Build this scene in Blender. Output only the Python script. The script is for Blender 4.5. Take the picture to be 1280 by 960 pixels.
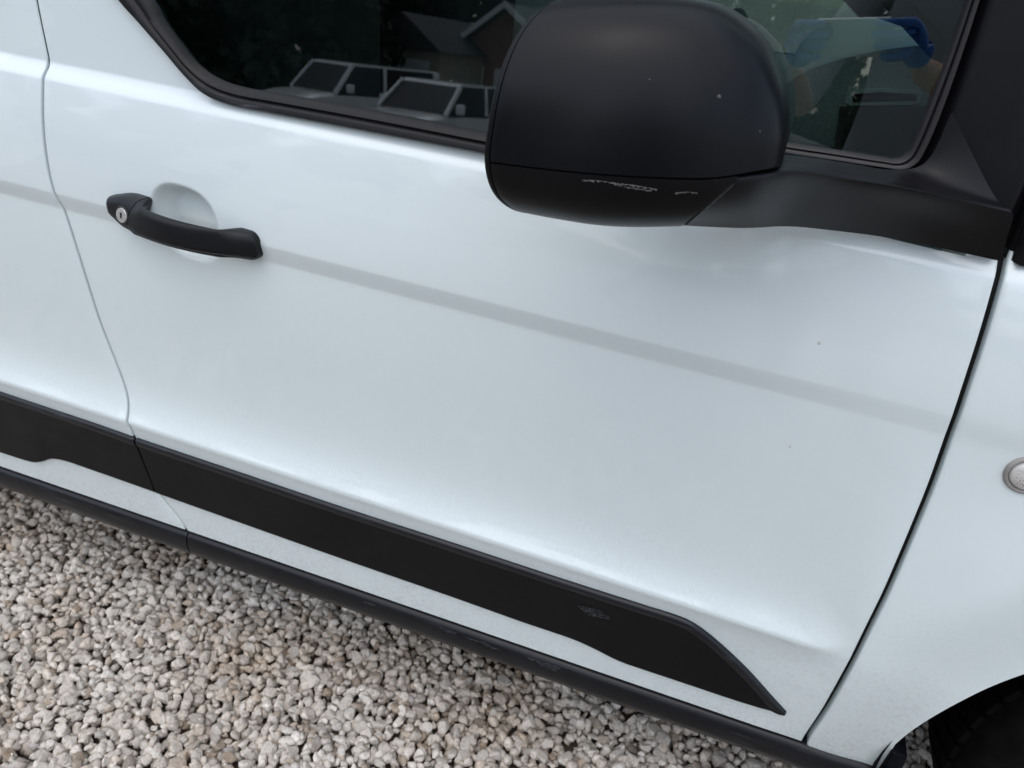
import bpy, bmesh, math, random
import numpy as np
from mathutils import Vector, Matrix
R = math.radians
random.seed(7); rng = np.random.default_rng(7)
for o in list(bpy.data.objects): bpy.data.objects.remove(o)
scene = bpy.context.scene
col = scene.collection

# ------------------------------------------------------------------ camera
FPX = 960.0                                     # focal length in pixels of the 1280 px wide picture
CAM = np.array([0.0, -0.80, 1.20])
_d = np.array([-3340., -790., 960.]); _d /= np.linalg.norm(_d)
_nz = 0.47
_a = -_d[1] / _d[0]; _b = -_d[2] / _d[0] * _nz
_A = _a * _a + 1; _B = 2 * _a * _b; _C = _b * _b + _nz * _nz - 1
_ny = (-_B + math.sqrt(_B * _B - 4 * _A * _C)) / (2 * _A)
_n = np.array([_a * _ny + _b, _ny, _nz])
CM = np.array([-_d, -np.cross(_d, _n), -_n])    # camera (right, down, forward) -> world
cam_data = bpy.data.cameras.new('camera'); cam = bpy.data.objects.new('camera', cam_data); col.objects.link(cam)
rt, dn, fw = CM[:, 0], CM[:, 1], CM[:, 2]
mw = Matrix.Identity(4)
for i in range(3):
    mw[i][0] = rt[i]; mw[i][1] = -dn[i]; mw[i][2] = -fw[i]; mw[i][3] = CAM[i]
cam.matrix_world = mw
cam_data.sensor_width = 36; cam_data.lens = 36 * FPX / 1280
cam_data.clip_start = 0.01; cam_data.clip_end = 500
cam_data.dof.use_dof = True; cam_data.dof.focus_distance = 0.84; cam_data.dof.aperture_fstop = 9.0
scene.camera = cam

# ------------------------------------------------------------------ sky, sun, exposure
SUN_EL, SUN_AZ = 66, 188          # azimuth clockwise from +Y: behind and a little left of the camera
world = bpy.data.worlds.new('World'); scene.world = world; world.use_nodes = True
wn = world.node_tree.nodes; wl = world.node_tree.links
sky = wn.new('ShaderNodeTexSky'); sky.sky_type = 'NISHITA'; sky.sun_disc = False
sky.sun_elevation = R(SUN_EL); sky.sun_rotation = R(SUN_AZ); sky.air_density = 1.0; sky.dust_density = 1.5; sky.ozone_density = 1.0
hs = wn.new('ShaderNodeHueSaturation'); hs.inputs['Saturation'].default_value = 0.62
wl.new(sky.outputs[0], hs.inputs['Color'])
# even overcast: the zenith brighter than the horizon
geo = wn.new('ShaderNodeTexCoord'); sp = wn.new('ShaderNodeSeparateXYZ'); wl.new(geo.outputs['Generated'], sp.inputs[0])
mr = wn.new('ShaderNodeMapRange'); mr.inputs[1].default_value = 0.0; mr.inputs[2].default_value = 1.0
mr.inputs[3].default_value = 1.0; mr.inputs[4].default_value = 1.15
wl.new(sp.outputs[2], mr.inputs[0])
mx = wn.new('ShaderNodeVectorMath'); mx.operation = 'MULTIPLY'
wl.new(hs.outputs[0], mx.inputs[0]); wl.new(mr.outputs[0], mx.inputs[1])
bg = wn['Background']; bg.inputs[1].default_value = 0.12
wl.new(mx.outputs[0], bg.inputs[0])
sun_d = bpy.data.lights.new('sun', 'SUN'); sun_d.energy = 0.8; sun_d.angle = R(110); sun_d.color = (1, .98, .95)
sun = bpy.data.objects.new('sun', sun_d); col.objects.link(sun)
sdir = Vector((math.sin(R(SUN_AZ)) * math.cos(R(SUN_EL)), math.cos(R(SUN_AZ)) * math.cos(R(SUN_EL)), math.sin(R(SUN_EL))))
sun.rotation_euler = sdir.to_track_quat('Z', 'Y').to_euler()
scene.view_settings.view_transform = 'Standard'; scene.view_settings.look = 'None'
scene.view_settings.gamma = 1; scene.view_settings.exposure = 0.84

# ------------------------------------------------------------------ helpers
def tag(o, label=None, cat=None, group=None, kind=None):
    if label: o['label'] = label
    if cat: o['category'] = cat
    if group: o['group'] = group
    if kind: o['kind'] = kind
    return o
def empty(name, loc=(0, 0, 0)):
    o = bpy.data.objects.new(name, None); col.objects.link(o); o.location = loc; o.empty_display_size = .1; return o
def mk(name, v, f, mat=None, parent=None, smooth=True, recalc=False):
    me = bpy.data.meshes.new(name); me.from_pydata([tuple(map(float, p)) for p in v], [], [tuple(map(int, q)) for q in f])
    if recalc:
        b = bmesh.new(); b.from_mesh(me); bmesh.ops.recalc_face_normals(b, faces=b.faces); b.to_mesh(me); b.free()
    if smooth: me.polygons.foreach_set('use_smooth', [True] * len(me.polygons))
    me.update()
    if mat: me.materials.append(mat)
    o = bpy.data.objects.new(name, me); col.objects.link(o)
    if parent: o.parent = parent
    return o
def sharp(o, ang=35):
    o.data.set_sharp_from_angle(angle=R(ang)); return o
def grid_faces(ni, nj, off=0, closed_j=False):
    f = []
    for i in range(ni - 1):
        for j in range(nj if closed_j else nj - 1):
            k = (j + 1) % nj
            f.append((off + i * nj + j, off + (i + 1) * nj + j, off + (i + 1) * nj + k, off + i * nj + k))
    return f
def loft(name, rings, mat, parent=None, caps=(True, True), closed=True, ang=40):
    ni, nj = len(rings), len(rings[0])
    v = [p for r in rings for p in r]; f = grid_faces(ni, nj, 0, closed)
    if closed and caps[0]: f.append(tuple(range(nj)))
    if closed and caps[1]: f.append(tuple((ni - 1) * nj + j for j in reversed(range(nj))))
    return sharp(mk(name, v, f, mat, parent, True, True), ang)
def box(name, lo, hi, mat, parent=None, bevel=0.0, seg=2):
    b = bmesh.new(); bmesh.ops.create_cube(b, size=1)
    lo = Vector(lo); hi = Vector(hi)
    for v in b.verts: v.co = Vector(((lo[k] + hi[k]) / 2 + v.co[k] * (hi[k] - lo[k])) for k in range(3))
    if bevel: bmesh.ops.bevel(b, geom=b.edges[:], offset=bevel, segments=seg, affect='EDGES', profile=.5)
    me = bpy.data.meshes.new(name); b.to_mesh(me); b.free()
    me.polygons.foreach_set('use_smooth', [True] * len(me.polygons)); me.materials.append(mat)
    o = bpy.data.objects.new(name, me); col.objects.link(o)
    if parent: o.parent = parent
    return sharp(o, 40)
def ss(x, a=0., b=1.):
    t = np.clip((np.asarray(x, float) - a) / (b - a), 0, 1); return t * t * (3 - 2 * t)
def crom(P, n):
    """Catmull-Rom through points P (k,d), n samples per span, evenly enough spaced"""
    P = np.asarray(P, float); Q = np.vstack([2 * P[0] - P[1], P, 2 * P[-1] - P[-2]]); out = []
    for i in range(1, len(Q) - 2):
        a, b, c, e = Q[i - 1:i + 3]
        for t in np.linspace(0, 1, n, endpoint=False):
            out.append(.5 * ((2 * b) + (c - a) * t + (2 * a - 5 * b + 4 * c - e) * t * t + (3 * b - a - 3 * c + e) * t ** 3))
    out.append(P[-1]); return np.array(out)
def resample(P, n):
    P = np.asarray(P, float); s = np.r_[0, np.cumsum(np.linalg.norm(np.diff(P, axis=0), axis=1))]
    t = np.linspace(0, s[-1], n); return np.stack([np.interp(t, s, P[:, k]) for k in range(P.shape[1])], 1)

# ------------------------------------------------------------------ materials
def new_mat(name):
    m = bpy.data.materials.new(name); m.use_nodes = True
    return m, m.node_tree.nodes, m.node_tree.links, m.node_tree.nodes['Principled BSDF']
def noise(n, l, scale, detail=3, coord='Object', stretch=None, rough=.5):
    tc = n.new('ShaderNodeTexCoord'); t = n.new('ShaderNodeTexNoise')
    t.inputs['Scale'].default_value = scale; t.inputs['Detail'].default_value = detail; t.inputs['Roughness'].default_value = rough
    src = tc.outputs[coord]
    if stretch:
        mp = n.new('ShaderNodeMapping'); mp.inputs['Scale'].default_value = stretch; l.new(src, mp.inputs[0]); src = mp.outputs[0]
    l.new(src, t.inputs['Vector']); return t.outputs[0]
def ramp(n, l, src, stops):
    r = n.new('ShaderNodeValToRGB'); e = r.color_ramp.elements
    while len(e) < len(stops): e.new(.5)
    for k, (p, c) in enumerate(stops):
        e[k].position = p; e[k].color = (*c, 1) if len(c) == 3 else c
    l.new(src, r.inputs[0]); return r.outputs[0]
def bump(n, l, b, src, strength, dist=.002):
    bp = n.new('ShaderNodeBump'); bp.inputs['Strength'].default_value = strength; bp.inputs['Distance'].default_value = dist
    l.new(src, bp.inputs['Height']); l.new(bp.outputs[0], b.inputs['Normal']); return bp
def simple(name, c, rough=.5, metal=0., nz=0., scale=60, bmp=0., coat=0.):
    m, n, l, b = new_mat(name)
    b.inputs['Roughness'].default_value = rough; b.inputs['Metallic'].default_value = metal; b.inputs['Coat Weight'].default_value = coat
    b.inputs['Base Color'].default_value = (*c, 1)
    if nz:
        t = noise(n, l, scale)
        l.new(ramp(n, l, t, [(.3, tuple(x * (1 - nz) for x in c)), (.7, tuple(min(1, x * (1 + nz)) for x in c))]), b.inputs['Base Color'])
        if bmp: bump(n, l, b, t, bmp)
    return m
def mixc(n, l, fac, a, b_):
    m = n.new('ShaderNodeMix'); m.data_type = 'RGBA'; l.new(fac, m.inputs[0])
    for idx, s in ((6, a), (7, b_)):
        if isinstance(s, tuple): m.inputs[idx].default_value = (*s, 1)
        else: l.new(s, m.inputs[idx])
    return m.outputs[2]
def paint_mat():
    m, n, l, b = new_mat('white_paint')
    b.inputs['Roughness'].default_value = .45; b.inputs['Coat Weight'].default_value = 1; b.inputs['Coat Roughness'].default_value = .035
    b.inputs['Coat IOR'].default_value = 1.55
    # road film: thin specks thicker towards the sill, kicked up by the wheels
    tc = n.new('ShaderNodeTexCoord'); sep = n.new('ShaderNodeSeparateXYZ'); l.new(tc.outputs['Object'], sep.inputs[0])
    low = n.new('ShaderNodeMapRange'); low.inputs[1].default_value = .62; low.inputs[2].default_value = .36
    l.new(sep.outputs[2], low.inputs[0])
    fine = ramp(n, l, noise(n, l, 190, 4, rough=.7), [(.47, (0, 0, 0)), (.68, (1, 1, 1))])
    big = ramp(n, l, noise(n, l, 9, 4), [(.35, (.25,) * 3), (.75, (1, 1, 1))])
    mul = n.new('ShaderNodeMath'); mul.operation = 'MULTIPLY'; l.new(fine, mul.inputs[0]); l.new(big, mul.inputs[1])
    mul2 = n.new('ShaderNodeMath'); mul2.operation = 'MULTIPLY'; l.new(mul.outputs[0], mul2.inputs[0])
    add = n.new('ShaderNodeMath'); add.operation = 'MULTIPLY_ADD'; l.new(low.outputs[0], add.inputs[0]); add.inputs[1].default_value = .60; add.inputs[2].default_value = .05
    l.new(add.outputs[0], mul2.inputs[1])
    # a few single grit spots
    v = n.new('ShaderNodeTexVoronoi'); v.inputs['Scale'].default_value = 26; l.new(tc.outputs['Object'], v.inputs['Vector'])
    spot = ramp(n, l, v.outputs['Distance'], [(.0, (1, 1, 1)), (.035, (1, 1, 1)), (.06, (0, 0, 0))])
    sel = n.new('ShaderNodeMath'); sel.operation = 'GREATER_THAN'; sel.inputs[1].default_value = .95
    sepc = n.new('ShaderNodeSeparateColor'); l.new(v.outputs['Color'], sepc.inputs[0]); l.new(sepc.outputs[0], sel.inputs[0])
    sm = n.new('ShaderNodeMath'); sm.operation = 'MULTIPLY'; l.new(spot, sm.inputs[0]); l.new(sel.outputs[0], sm.inputs[1])
    c1 = mixc(n, l, mul2.outputs[0], (.725, .80, .80), (.50, .51, .49))
    pt = ramp(n, l, noise(n, l, 5.5, 3.2, stretch=(.55, 1, 1.7), rough=.45), [(.515, (0, 0, 0)), (.53, (1, 1, 1))])  # upper door patches: reflections of the surroundings painted into the base colour
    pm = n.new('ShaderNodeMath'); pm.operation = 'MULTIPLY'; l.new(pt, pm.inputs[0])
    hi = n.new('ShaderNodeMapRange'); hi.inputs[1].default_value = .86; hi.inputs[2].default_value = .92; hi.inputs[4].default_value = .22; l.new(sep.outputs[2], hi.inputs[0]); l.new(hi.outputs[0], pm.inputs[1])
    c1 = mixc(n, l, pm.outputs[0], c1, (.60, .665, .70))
    sm2 = n.new('ShaderNodeMath'); sm2.operation = 'MULTIPLY'; l.new(sm.outputs[0], sm2.inputs[0]); sm2.inputs[1].default_value = .5
    c2 = mixc(n, l, sm2.outputs[0], c1, (.25, .22, .19))
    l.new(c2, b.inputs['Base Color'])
    cr = n.new('ShaderNodeMath'); cr.operation = 'MULTIPLY_ADD'; l.new(mul2.outputs[0], cr.inputs[0]); cr.inputs[1].default_value = .3; cr.inputs[2].default_value = .045
    l.new(cr.outputs[0], b.inputs['Coat Roughness'])
    bp = n.new('ShaderNodeBump'); bp.inputs['Strength'].default_value = .05; bp.inputs['Distance'].default_value = .0006
    l.new(noise(n, l, 140, 2), bp.inputs['Height']); l.new(bp.outputs[0], b.inputs['Coat Normal'])
    return m
def plastic(name, c=(.018, .0185, .021), rough=.42, scuff=0., grain=900, spec=.5, sc=(.16, .165, .18)):
    m, n, l, b = new_mat(name)
    b.inputs['Specular IOR Level'].default_value = spec
    t = noise(n, l, 14, 5)
    base = ramp(n, l, t, [(.3, tuple(x * .8 for x in c)), (.7, tuple(x * 1.3 for x in c))])
    rr = n.new('ShaderNodeMapRange'); rr.inputs[3].default_value = rough - .07; rr.inputs[4].default_value = rough + .09
    l.new(t, rr.inputs[0]); l.new(rr.outputs[0], b.inputs['Roughness'])
    if scuff:
        a = ramp(n, l, noise(n, l, 55, 5, stretch=(.22, 1, 2.2), rough=.75), [(.55, (0, 0, 0)), (.70, (1, 1, 1))])
        g = ramp(n, l, noise(n, l, 5, 2), [(.45, (0, 0, 0)), (.62, (1, 1, 1))])
        mu = n.new('ShaderNodeMath'); mu.operation = 'MULTIPLY'; l.new(a, mu.inputs[0]); l.new(g, mu.inputs[1])
        mu2 = n.new('ShaderNodeMath'); mu2.operation = 'MULTIPLY'; l.new(mu.outputs[0], mu2.inputs[0]); mu2.inputs[1].default_value = scuff
        base = mixc(n, l, mu2.outputs[0], base, sc)
    l.new(base, b.inputs['Base Color'])
    bump(n, l, b, noise(n, l, grain, 2), .12, .0004)
    return m
def glass_mat(name, tint, ior=1.5, gain=1.9):
    m = bpy.data.materials.new(name); m.use_nodes = True; n = m.node_tree.nodes; l = m.node_tree.links
    n.remove(n['Principled BSDF'])
    tr = n.new('ShaderNodeBsdfTransparent'); tr.inputs[0].default_value = (*tint, 1)
    gl = n.new('ShaderNodeBsdfGlossy'); gl.inputs['Roughness'].default_value = 0.0; gl.inputs[0].default_value = (.92, 1, .98, 1)
    fr = n.new('ShaderNodeFresnel'); fr.inputs[0].default_value = ior
    mu = n.new('ShaderNodeMath'); mu.operation = 'MULTIPLY'; mu.use_clamp = True; mu.inputs[1].default_value = gain; l.new(fr.outputs[0], mu.inputs[0])
    mxs = n.new('ShaderNodeMixShader'); l.new(mu.outputs[0], mxs.inputs[0]); l.new(tr.outputs[0], mxs.inputs[1]); l.new(gl.outputs[0], mxs.inputs[2])
    l.new(mxs.outputs[0], n['Material Output'].inputs[0]); return m
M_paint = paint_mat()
M_shell = plastic('mirror_black_plastic', (.0016, .0021, .0036), .31, spec=.21)
M_shell_low = plastic('mirror_lower_plastic', (.0022, .0024, .0032), .34, .0, spec=.20)
M_trim = plastic('door_moulding_black', (.0020, .0026, .0042), .40, .45, spec=.14, sc=(.022, .023, .028))
M_trim_edge = plastic('door_moulding_worn_lit_edge', (.006, .007, .010), .34, .9, spec=.40, sc=(.045, .05, .06))  # scuffed upper bevel, its sky sheen also lightened into the colour
M_sill = plastic('sill_black', (.0050, .0058, .0082), .32, .9, spec=.34, sc=(.05, .054, .062))
M_seal = plastic('window_seal_black', (.0065, .006, .0072), .42, .8, spec=.26, sc=(.07, .067, .078))
M_sail = plastic('sail_panel_black', (.0032, .0032, .0046), .40, spec=.24)
M_handle = plastic('handle_black', (.0045, .0052, .0068), .40, .3, spec=.28, sc=(.025, .028, .032))
M_dark = simple('dark_void', (.006, .006, .006), .9, nz=.3)
M_rubber = simple('tyre_rubber', (.003, .003, .003), .9, nz=.5, scale=40, bmp=.4)
M_liner = simple('arch_liner_felt', (.004, .004, .004), .95, nz=.6, scale=200, bmp=.6)
for _m in (M_rubber, M_liner): _m.node_tree.nodes['Principled BSDF'].inputs['Specular IOR Level'].default_value = .12
M_steel = simple('satin_steel', (.62, .60, .57), .42, .75, nz=.15, scale=200)
M_gasket = simple('gap_gasket', (.045, .048, .05), .8, nz=.2)
M_int = simple('interior_charcoal', (.020, .021, .022), .8, nz=.25, scale=80)
M_dash = simple('dashboard_grey', (.34, .38, .38), .75, nz=.15, scale=400, bmp=.2)
M_dashd = simple('dashboard_black', (.016, .017, .018), .6, nz=.2, scale=300)
M_dlite = simple('dash_vent_frame', (.48, .54, .53), .5, nz=.1)
M_seat = simple('seat_cloth', (.022, .022, .025), .95, nz=.3, scale=300, bmp=.3)
M_glass = glass_mat('window_glass', (.38, .47, .44), gain=2.6)
M_lens = simple('repeater_lens', (.62, .60, .57), .22, nz=.1, coat=1)

# ------------------------------------------------------------------ body side surface  y = S(x, z), y grows into the van
def ray(u, v):
    return CM @ np.array([(u - 640) / FPX, (v - 480) / FPX, 1.0])
def on_y(u, v, y=0.):
    w = ray(u, v); return CAM + w * ((y - CAM[1]) / w[1])
def fit_line(px, y):
    P = np.array([on_y(u, v, y) for u, v in px]); k = np.polyfit(P[:, 0], P[:, 2], 1); return lambda x: k[0] * np.asarray(x, float) + k[1]
zE = fit_line([(0, 476), (420, 612), (500, 640), (854, 754), (1017, 810)], .000)      # ledge of the scallop
zC = fit_line([(0, 226), (400, 329), (1000, 479), (1180, 523)], -.006)                 # top of the feature line
zB = fit_line([(0, 79), (230, 119), (605, 199), (1250, 336)], .018)                    # belt shoulder
zD = fit_line([(0, 584), (235, 663), (420, 726), (1005, 927)], .030)                   # door bottom
BOWL = dict(x=-.731, z=.875, a=.053, b=.050)
ARCH = (.672, .298, .372)
def S(x, z):
    x = np.asarray(x, float); z = np.asarray(z, float); x, z = np.broadcast_arrays(x, z)
    e, c, b = zE(x), zC(x), zB(x)
    # lower: turns under towards the sill
    q = np.clip(e - z, 0, None); fr = ss(x, .13, .25); y = (.0085 * (1 - np.exp(-q / .030)) + .100 * q) * (1 - fr) + fr * .0305 * (q / .2) ** 1.6
    # scallop that swings back out to the feature line, running out softly short of the door gap
    da = z - e; db = (.204 - x) * .75; k = .050
    h = np.clip(.5 + .5 * (db - da) / k, 0, 1); dist = np.clip(db * (1 - h) + da * h - k * h * (1 - h) * .8, 0, None)
    A_ = .0195 - .0025 * ss(x, -.30, .12); U = ss((da - .06) / np.maximum(c - e - .08, .05))
    y = y + A_ * np.tanh(dist * .55 / A_) * (1 - U) + .008 * U
    # feature line: undercut band about two centimetres tall, fading out at the front
    fade = 1 - .85 * ss(x, -.10, .24)
    tt = (z - (c - .024)) / .024; band = .35 * ss(tt, -.25, 1.05) + .65 * np.clip(tt, 0, 1)
    y = y - (.0058 * fade + .0016) * band
    # above it the door leans gently inwards up to the shoulder
    u = np.clip(z - c, 0, None); w = np.maximum(b - c, .05)
    y = y + .022 * (np.clip(u / w, 0, 1.0)) ** 1.9
    s = z - b
    y = y + .0105 * ss(s, -.014, .010) + np.clip(s, 0, None) * math.tan(R(3.0))
    # hollow behind the door handle
    rx = (x - BOWL['x']) / BOWL['a']; rz = (z - BOWL['z'] + .09 * (x - BOWL['x'])) / BOWL['b']
    rr = (np.abs(rx) ** 2.5 + np.abs(rz) ** 2.5) ** .4
    y = y + .030 * ss(1.03 - rr, 0, .36)
    # wheel arch flare on the wing
    ra = np.hypot(x - ARCH[0], z - ARCH[1])
    y = y - .012 * ss(.62 - ra, 0, .16) * ss(x, .18, .34) + .012 * ss(.50 - ra, 0, .13) * ss(x, .2, .3)
    # plan: the nose draws in ahead of the door
    y = y + .10 * np.clip(x - .35, 0, None) ** 2
    return y
def on_body(u, v, off=0.):
    w = ray(u, v); t = np.linspace(.55, 1.9, 2701) if True else None
    P = CAM[None] + w[None] * t[:, None]
    g = P[:, 1] - (S(P[:, 0], P[:, 2]) + off); i = int(np.argmax(g > 0)); i = max(i, 1)
    a = g[i - 1] / (g[i - 1] - g[i]); return P[i - 1] * (1 - a) + P[i] * a
def curve_x_of_z(px, lo=None, hi=None, deg=None):
    P = np.array([on_body(*p) for p in px]); P = P[np.argsort(P[:, 2])]
    zs, xs = P[:, 2], P[:, 0]
    zz = np.linspace(zs[0], zs[-1], 120); xx = np.interp(zz, zs, xs)
    k = np.ones(9) / 9; xx = np.convolve(np.r_[[xx[0]] * 4, xx, [xx[-1]] * 4], k, 'valid')
    return lambda z: np.interp(z, zz, xx)
gap_front = curve_x_of_z([(1253, 330), (1246, 365), (1230, 420), (1207, 490), (1190, 540), (1165, 610), (1140, 670), (1110, 740), (1085, 790), (1060, 840), (1030, 893), (1008, 924)])
gap_rear = curve_x_of_z([(44, 0), (50, 30), (58, 65), (54, 98), (52, 138), (57, 197), (66, 240), (82, 267), (97, 315), (125, 405), (145, 455), (155, 482), (161, 512), (165, 540), (185, 595), (198, 617), (213, 635), (235, 662)])

van = empty('van', (-.6, .9, 0))
tag(van, 'white panel van with black door mirror, handle and side mouldings on the gravel', 'van')
def vp(o, parent=None):                          # parent keeping the world place
    p = parent or van
    o.parent = p; bpy.context.view_layer.update()
    o.matrix_parent_inverse = p.matrix_world.inverted(); return o

def feat_rows(x, spec):
    """spec rows: list of (feature a, feature b, t) resolved at x"""
    F = {'D': zD(x), 'E': zE(x), 'C0': zC(x) - .026, 'C': zC(x), 'B': zB(x) - .014, 'T': zB(x) + .0105}
    return F
SEG = [('D', 'E', 26), ('E', 'C0', 90), ('C0', 'C', 16), ('C', 'B', 60), ('B', 'T', 20)]
def panel_grid(xl, xr, ucols, edge_l=True, edge_r=True, zfun=None, sfun=S, ret=.016, rad=.0022):
    """rows follow the feature lines, columns run between the two boundary curves; returns verts, faces"""
    rows = []
    for a, b, n in SEG:
        for t in np.linspace(0, 1, n, endpoint=False): rows.append((a, b, t))
    rows.append(('B', 'T', 1.0))
    nr = len(rows)
    V = []
    us = np.asarray(ucols)
    X = np.zeros((nr, len(us))); Z = np.zeros((nr, len(us)))
    for r, (a, b, t) in enumerate(rows):
        z = np.full(len(us), .7); x = us * 0
        for it in range(6):
            l_, r_ = xl(z), xr(z); x = l_ + (r_ - l_) * us
            F = feat_rows(x, None); z = F[a] * (1 - t) + F[b] * t
        X[r] = x; Z[r] = z
    Y = sfun(X, Z)
    cols = [np.stack([X[:, i], Y[:, i], Z[:, i]], 1) for i in range(len(us))]
    def rolled(c, sgn):
        out = []
        for a in (30, 60, 90):
            q = c.copy(); q[:, 0] += sgn * rad * math.sin(R(a)); q[:, 1] += rad * (1 - math.cos(R(a))); out.append(q)
        q = out[-1].copy(); q[:, 1] += ret; out.append(q); return out
    allc = cols
    if edge_l: allc = list(reversed(rolled(cols[0], -1))) + allc
    if edge_r: allc = allc + rolled(cols[-1], 1)
    A = np.stack(allc, 0)                       # (ncol, nrow, 3)
    # bottom hem turned in
    hem = A[:, :1].copy(); hem[:, :, 1] += .012; hem[:, :, 2] -= .001
    A = np.concatenate([hem, A], 1)
    nc, nr = A.shape[:2]
    return A.reshape(-1, 3), grid_faces(nc, nr)
def ucols_for(x0, x1, dense, base, fine):
    xs = [x0]
    while xs[-1] < x1:
        xs.append(xs[-1] + (fine if dense[0] < xs[-1] < dense[1] else base))
    xs = np.array(xs); return (xs - xs[0]) / (xs[-1] - xs[0])
GF, GR = .0038, .0017                            # half widths of the shut lines
xl_f = lambda z: gap_rear(z) + GR + .0028
xr_f = lambda z: gap_front(z) - GF - .0028
v, f = panel_grid(xl_f, xr_f, ucols_for(-.93, .22, (-.80, -.655), .008, .0025))
# window edge of the front door, seen as the outer and inner line of the black seal
OUT_PX = [(150, 0), (175, 28), (205, 62), (235, 97), (258, 118), (290, 131), (340, 141), (420, 156), (520, 175), (610, 192), (700, 209), (800, 228), (900, 247)]
INN_PX = [(190, 0), (203, 25), (222, 52), (243, 78), (268, 96), (300, 108), (350, 117), (430, 131), (520, 148), (610, 166), (700, 180), (800, 186), (900, 180)]
SY = lambda x, z: .0285 + .0 * x + (z - 1.04) * math.tan(R(3.0)) + .0
def on_plane(u, v, off=0.):
    y = .03
    for _ in range(8):
        p = on_y(u, v, y); y = float(SY(p[0], p[2])) + off
    return on_y(u, v, y)
outc = np.array([on_plane(*p, -.002) for p in OUT_PX]); innc = np.array([on_plane(*p, .004) for p in INN_PX])
def ext_up(C, pts):
    return np.vstack([[(C[0, 0] + dx, SY(0, C[0, 2] + dz), C[0, 2] + dz) for dx, dz in pts], C])
UPX = [(-.125, .42), (-.122, .30), (-.112, .20), (-.090, .115), (-.052, .05)]
outc = ext_up(outc, UPX); innc = ext_up(innc, [(a * .95, b) for a, b in UPX])
# upper corner of the door skin behind the window
zt = np.linspace(0, 1, 60)
win_x = lambda z: np.interp(z, outc[:7, 2][::-1], outc[:7, 0][::-1]) if False else None
oc = outc[:10]; od = oc[np.argsort(oc[:, 2])]
xw = lambda z: np.interp(z, od[:, 2], od[:, 0]) + .004
nv = len(v)
tri = []
zs_ = np.linspace(0, 1, 46); uu = np.linspace(0, 1, 40)
lipv = []
for t in zs_:
    row = []
    for k, u in enumerate(uu):
        x = -.9
        z = 1.1
        for _ in range(6):
            z = (zB(x) + .0105) * (1 - t) + 1.46 * t
            x = xl_f(z) * (1 - u) + xw(z) * u
        lip = float(ss((u * (xw(z) - xl_f(z)) - (xw(z) - xl_f(z)) + .020) / .016))      # bright rolled lip along the seal
        row.append((x, float(S(x, z)) - .0055 * lip, z))
    x0, y0, z0 = row[0]
    row = [(x0 - .0028, y0 + .019, z0), (x0 - .0028, y0 + .0028, z0), (x0 - .0014, y0 + .0008, z0)] + row
    tri += row
nw = len(uu) + 3
v = np.vstack([v, np.array(tri)]); f = list(f) + [tuple(reversed(q)) for q in grid_faces(len(zs_), nw, nv)]
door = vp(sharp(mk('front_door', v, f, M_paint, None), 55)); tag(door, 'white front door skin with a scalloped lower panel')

# sliding door behind the shut line
xl_s = lambda z: np.full_like(np.asarray(z, float), -2.15); xr_s = lambda z: gap_rear(z) - GR - .0028
us = 1 - ucols_for(0, 1.2, (0, .5), .03, .010)[::-1]
v, f = panel_grid(xl_s, xr_s, np.r_[us])
nv = len(v); tri = []
for t in np.linspace(0, 1, 30):
    row = []
    for u in np.linspace(0, 1, 30):
        x = -1.2
        for _ in range(6):
            z = (zB(x) + .0105) * (1 - t) + 1.46 * t; x = -2.15 * (1 - u) + float(xr_s(z)) * u
        row.append((x, float(S(x, z)), z))
    x0, y0, z0 = row[-1]
    tri += row + [(x0 + .0014, y0 + .0008, z0), (x0 + .0028, y0 + .0028, z0), (x0 + .0028, y0 + .019, z0)]
v = np.vstack([v, np.array(tri)]); f = list(f) + [tuple(reversed(q)) for q in grid_faces(30, 33, nv)]
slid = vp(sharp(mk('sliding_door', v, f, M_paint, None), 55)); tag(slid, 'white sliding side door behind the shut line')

# front wing with the wheel arch cut out
top_w = lambda x: zB(x) + .012 - .25 * np.clip(x - .25, 0, None) ** 1.6
NW = 110
xg = lambda z: float(gap_front(z)) + GF + .0022
zbs = float(zD(.25)) - .045
colsw = []
NA, NB = 26, 120
th0 = math.asin((zbs - ARCH[1]) / ARCH[2]); xa0 = ARCH[0] - ARCH[2] * math.cos(th0)
keys = [('s', u) for u in np.linspace(0, 1, NA)] + [('a', u) for u in np.linspace(0, 1, NB)[1:]] + [('e', u) for u in np.linspace(0, 1, 14)[1:]]
for kd, u in keys:
    if kd == 's': xb_, zb_, xt_ = xg(zbs) + (xa0 - xg(zbs)) * u, zbs, xg(1.02) + (.30 - xg(1.02)) * u
    elif kd == 'a': th = th0 + (math.pi - 2 * th0) * u; xb_, zb_, xt_ = ARCH[0] - ARCH[2] * math.cos(th), ARCH[1] + ARCH[2] * math.sin(th), .30 + .76 * u
    else: xb_, zb_, xt_ = -xa0 + 2 * ARCH[0] + .30 * u, zbs, 1.06 + .28 * u
    c = []; zt_ = float(top_w(xt_))
    for t in np.linspace(0, 1, NW):
        x = xb_ + (xt_ - xb_) * t; z = zb_ + (zt_ - zb_) * t
        if kd == 's': x += (xg(z) - (xg(zbs) + (xg(1.02) - xg(zbs)) * t)) * (1 - float(ss(u)))
        c.append((x, float(S(x, z)), z))
    c = np.array(c); lip = c[:1] + np.array([[0, .014, 0.003]]); colsw.append(np.vstack([lip, c]))
c0 = colsw[0]; roll = []
for a in (90, 60, 30):
    q = c0.copy(); q[:, 0] -= .0028 * math.sin(R(a)); q[:, 1] += .0028 * (1 - math.cos(R(a))); roll.append(q)
q = roll[0].copy(); q[:, 1] += .016; colsw = [q] + roll + colsw
A = np.stack(colsw, 0)
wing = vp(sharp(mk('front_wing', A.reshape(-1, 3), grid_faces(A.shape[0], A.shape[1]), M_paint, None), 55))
tag(wing, 'white front wing with wheel arch ahead of the door')

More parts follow.
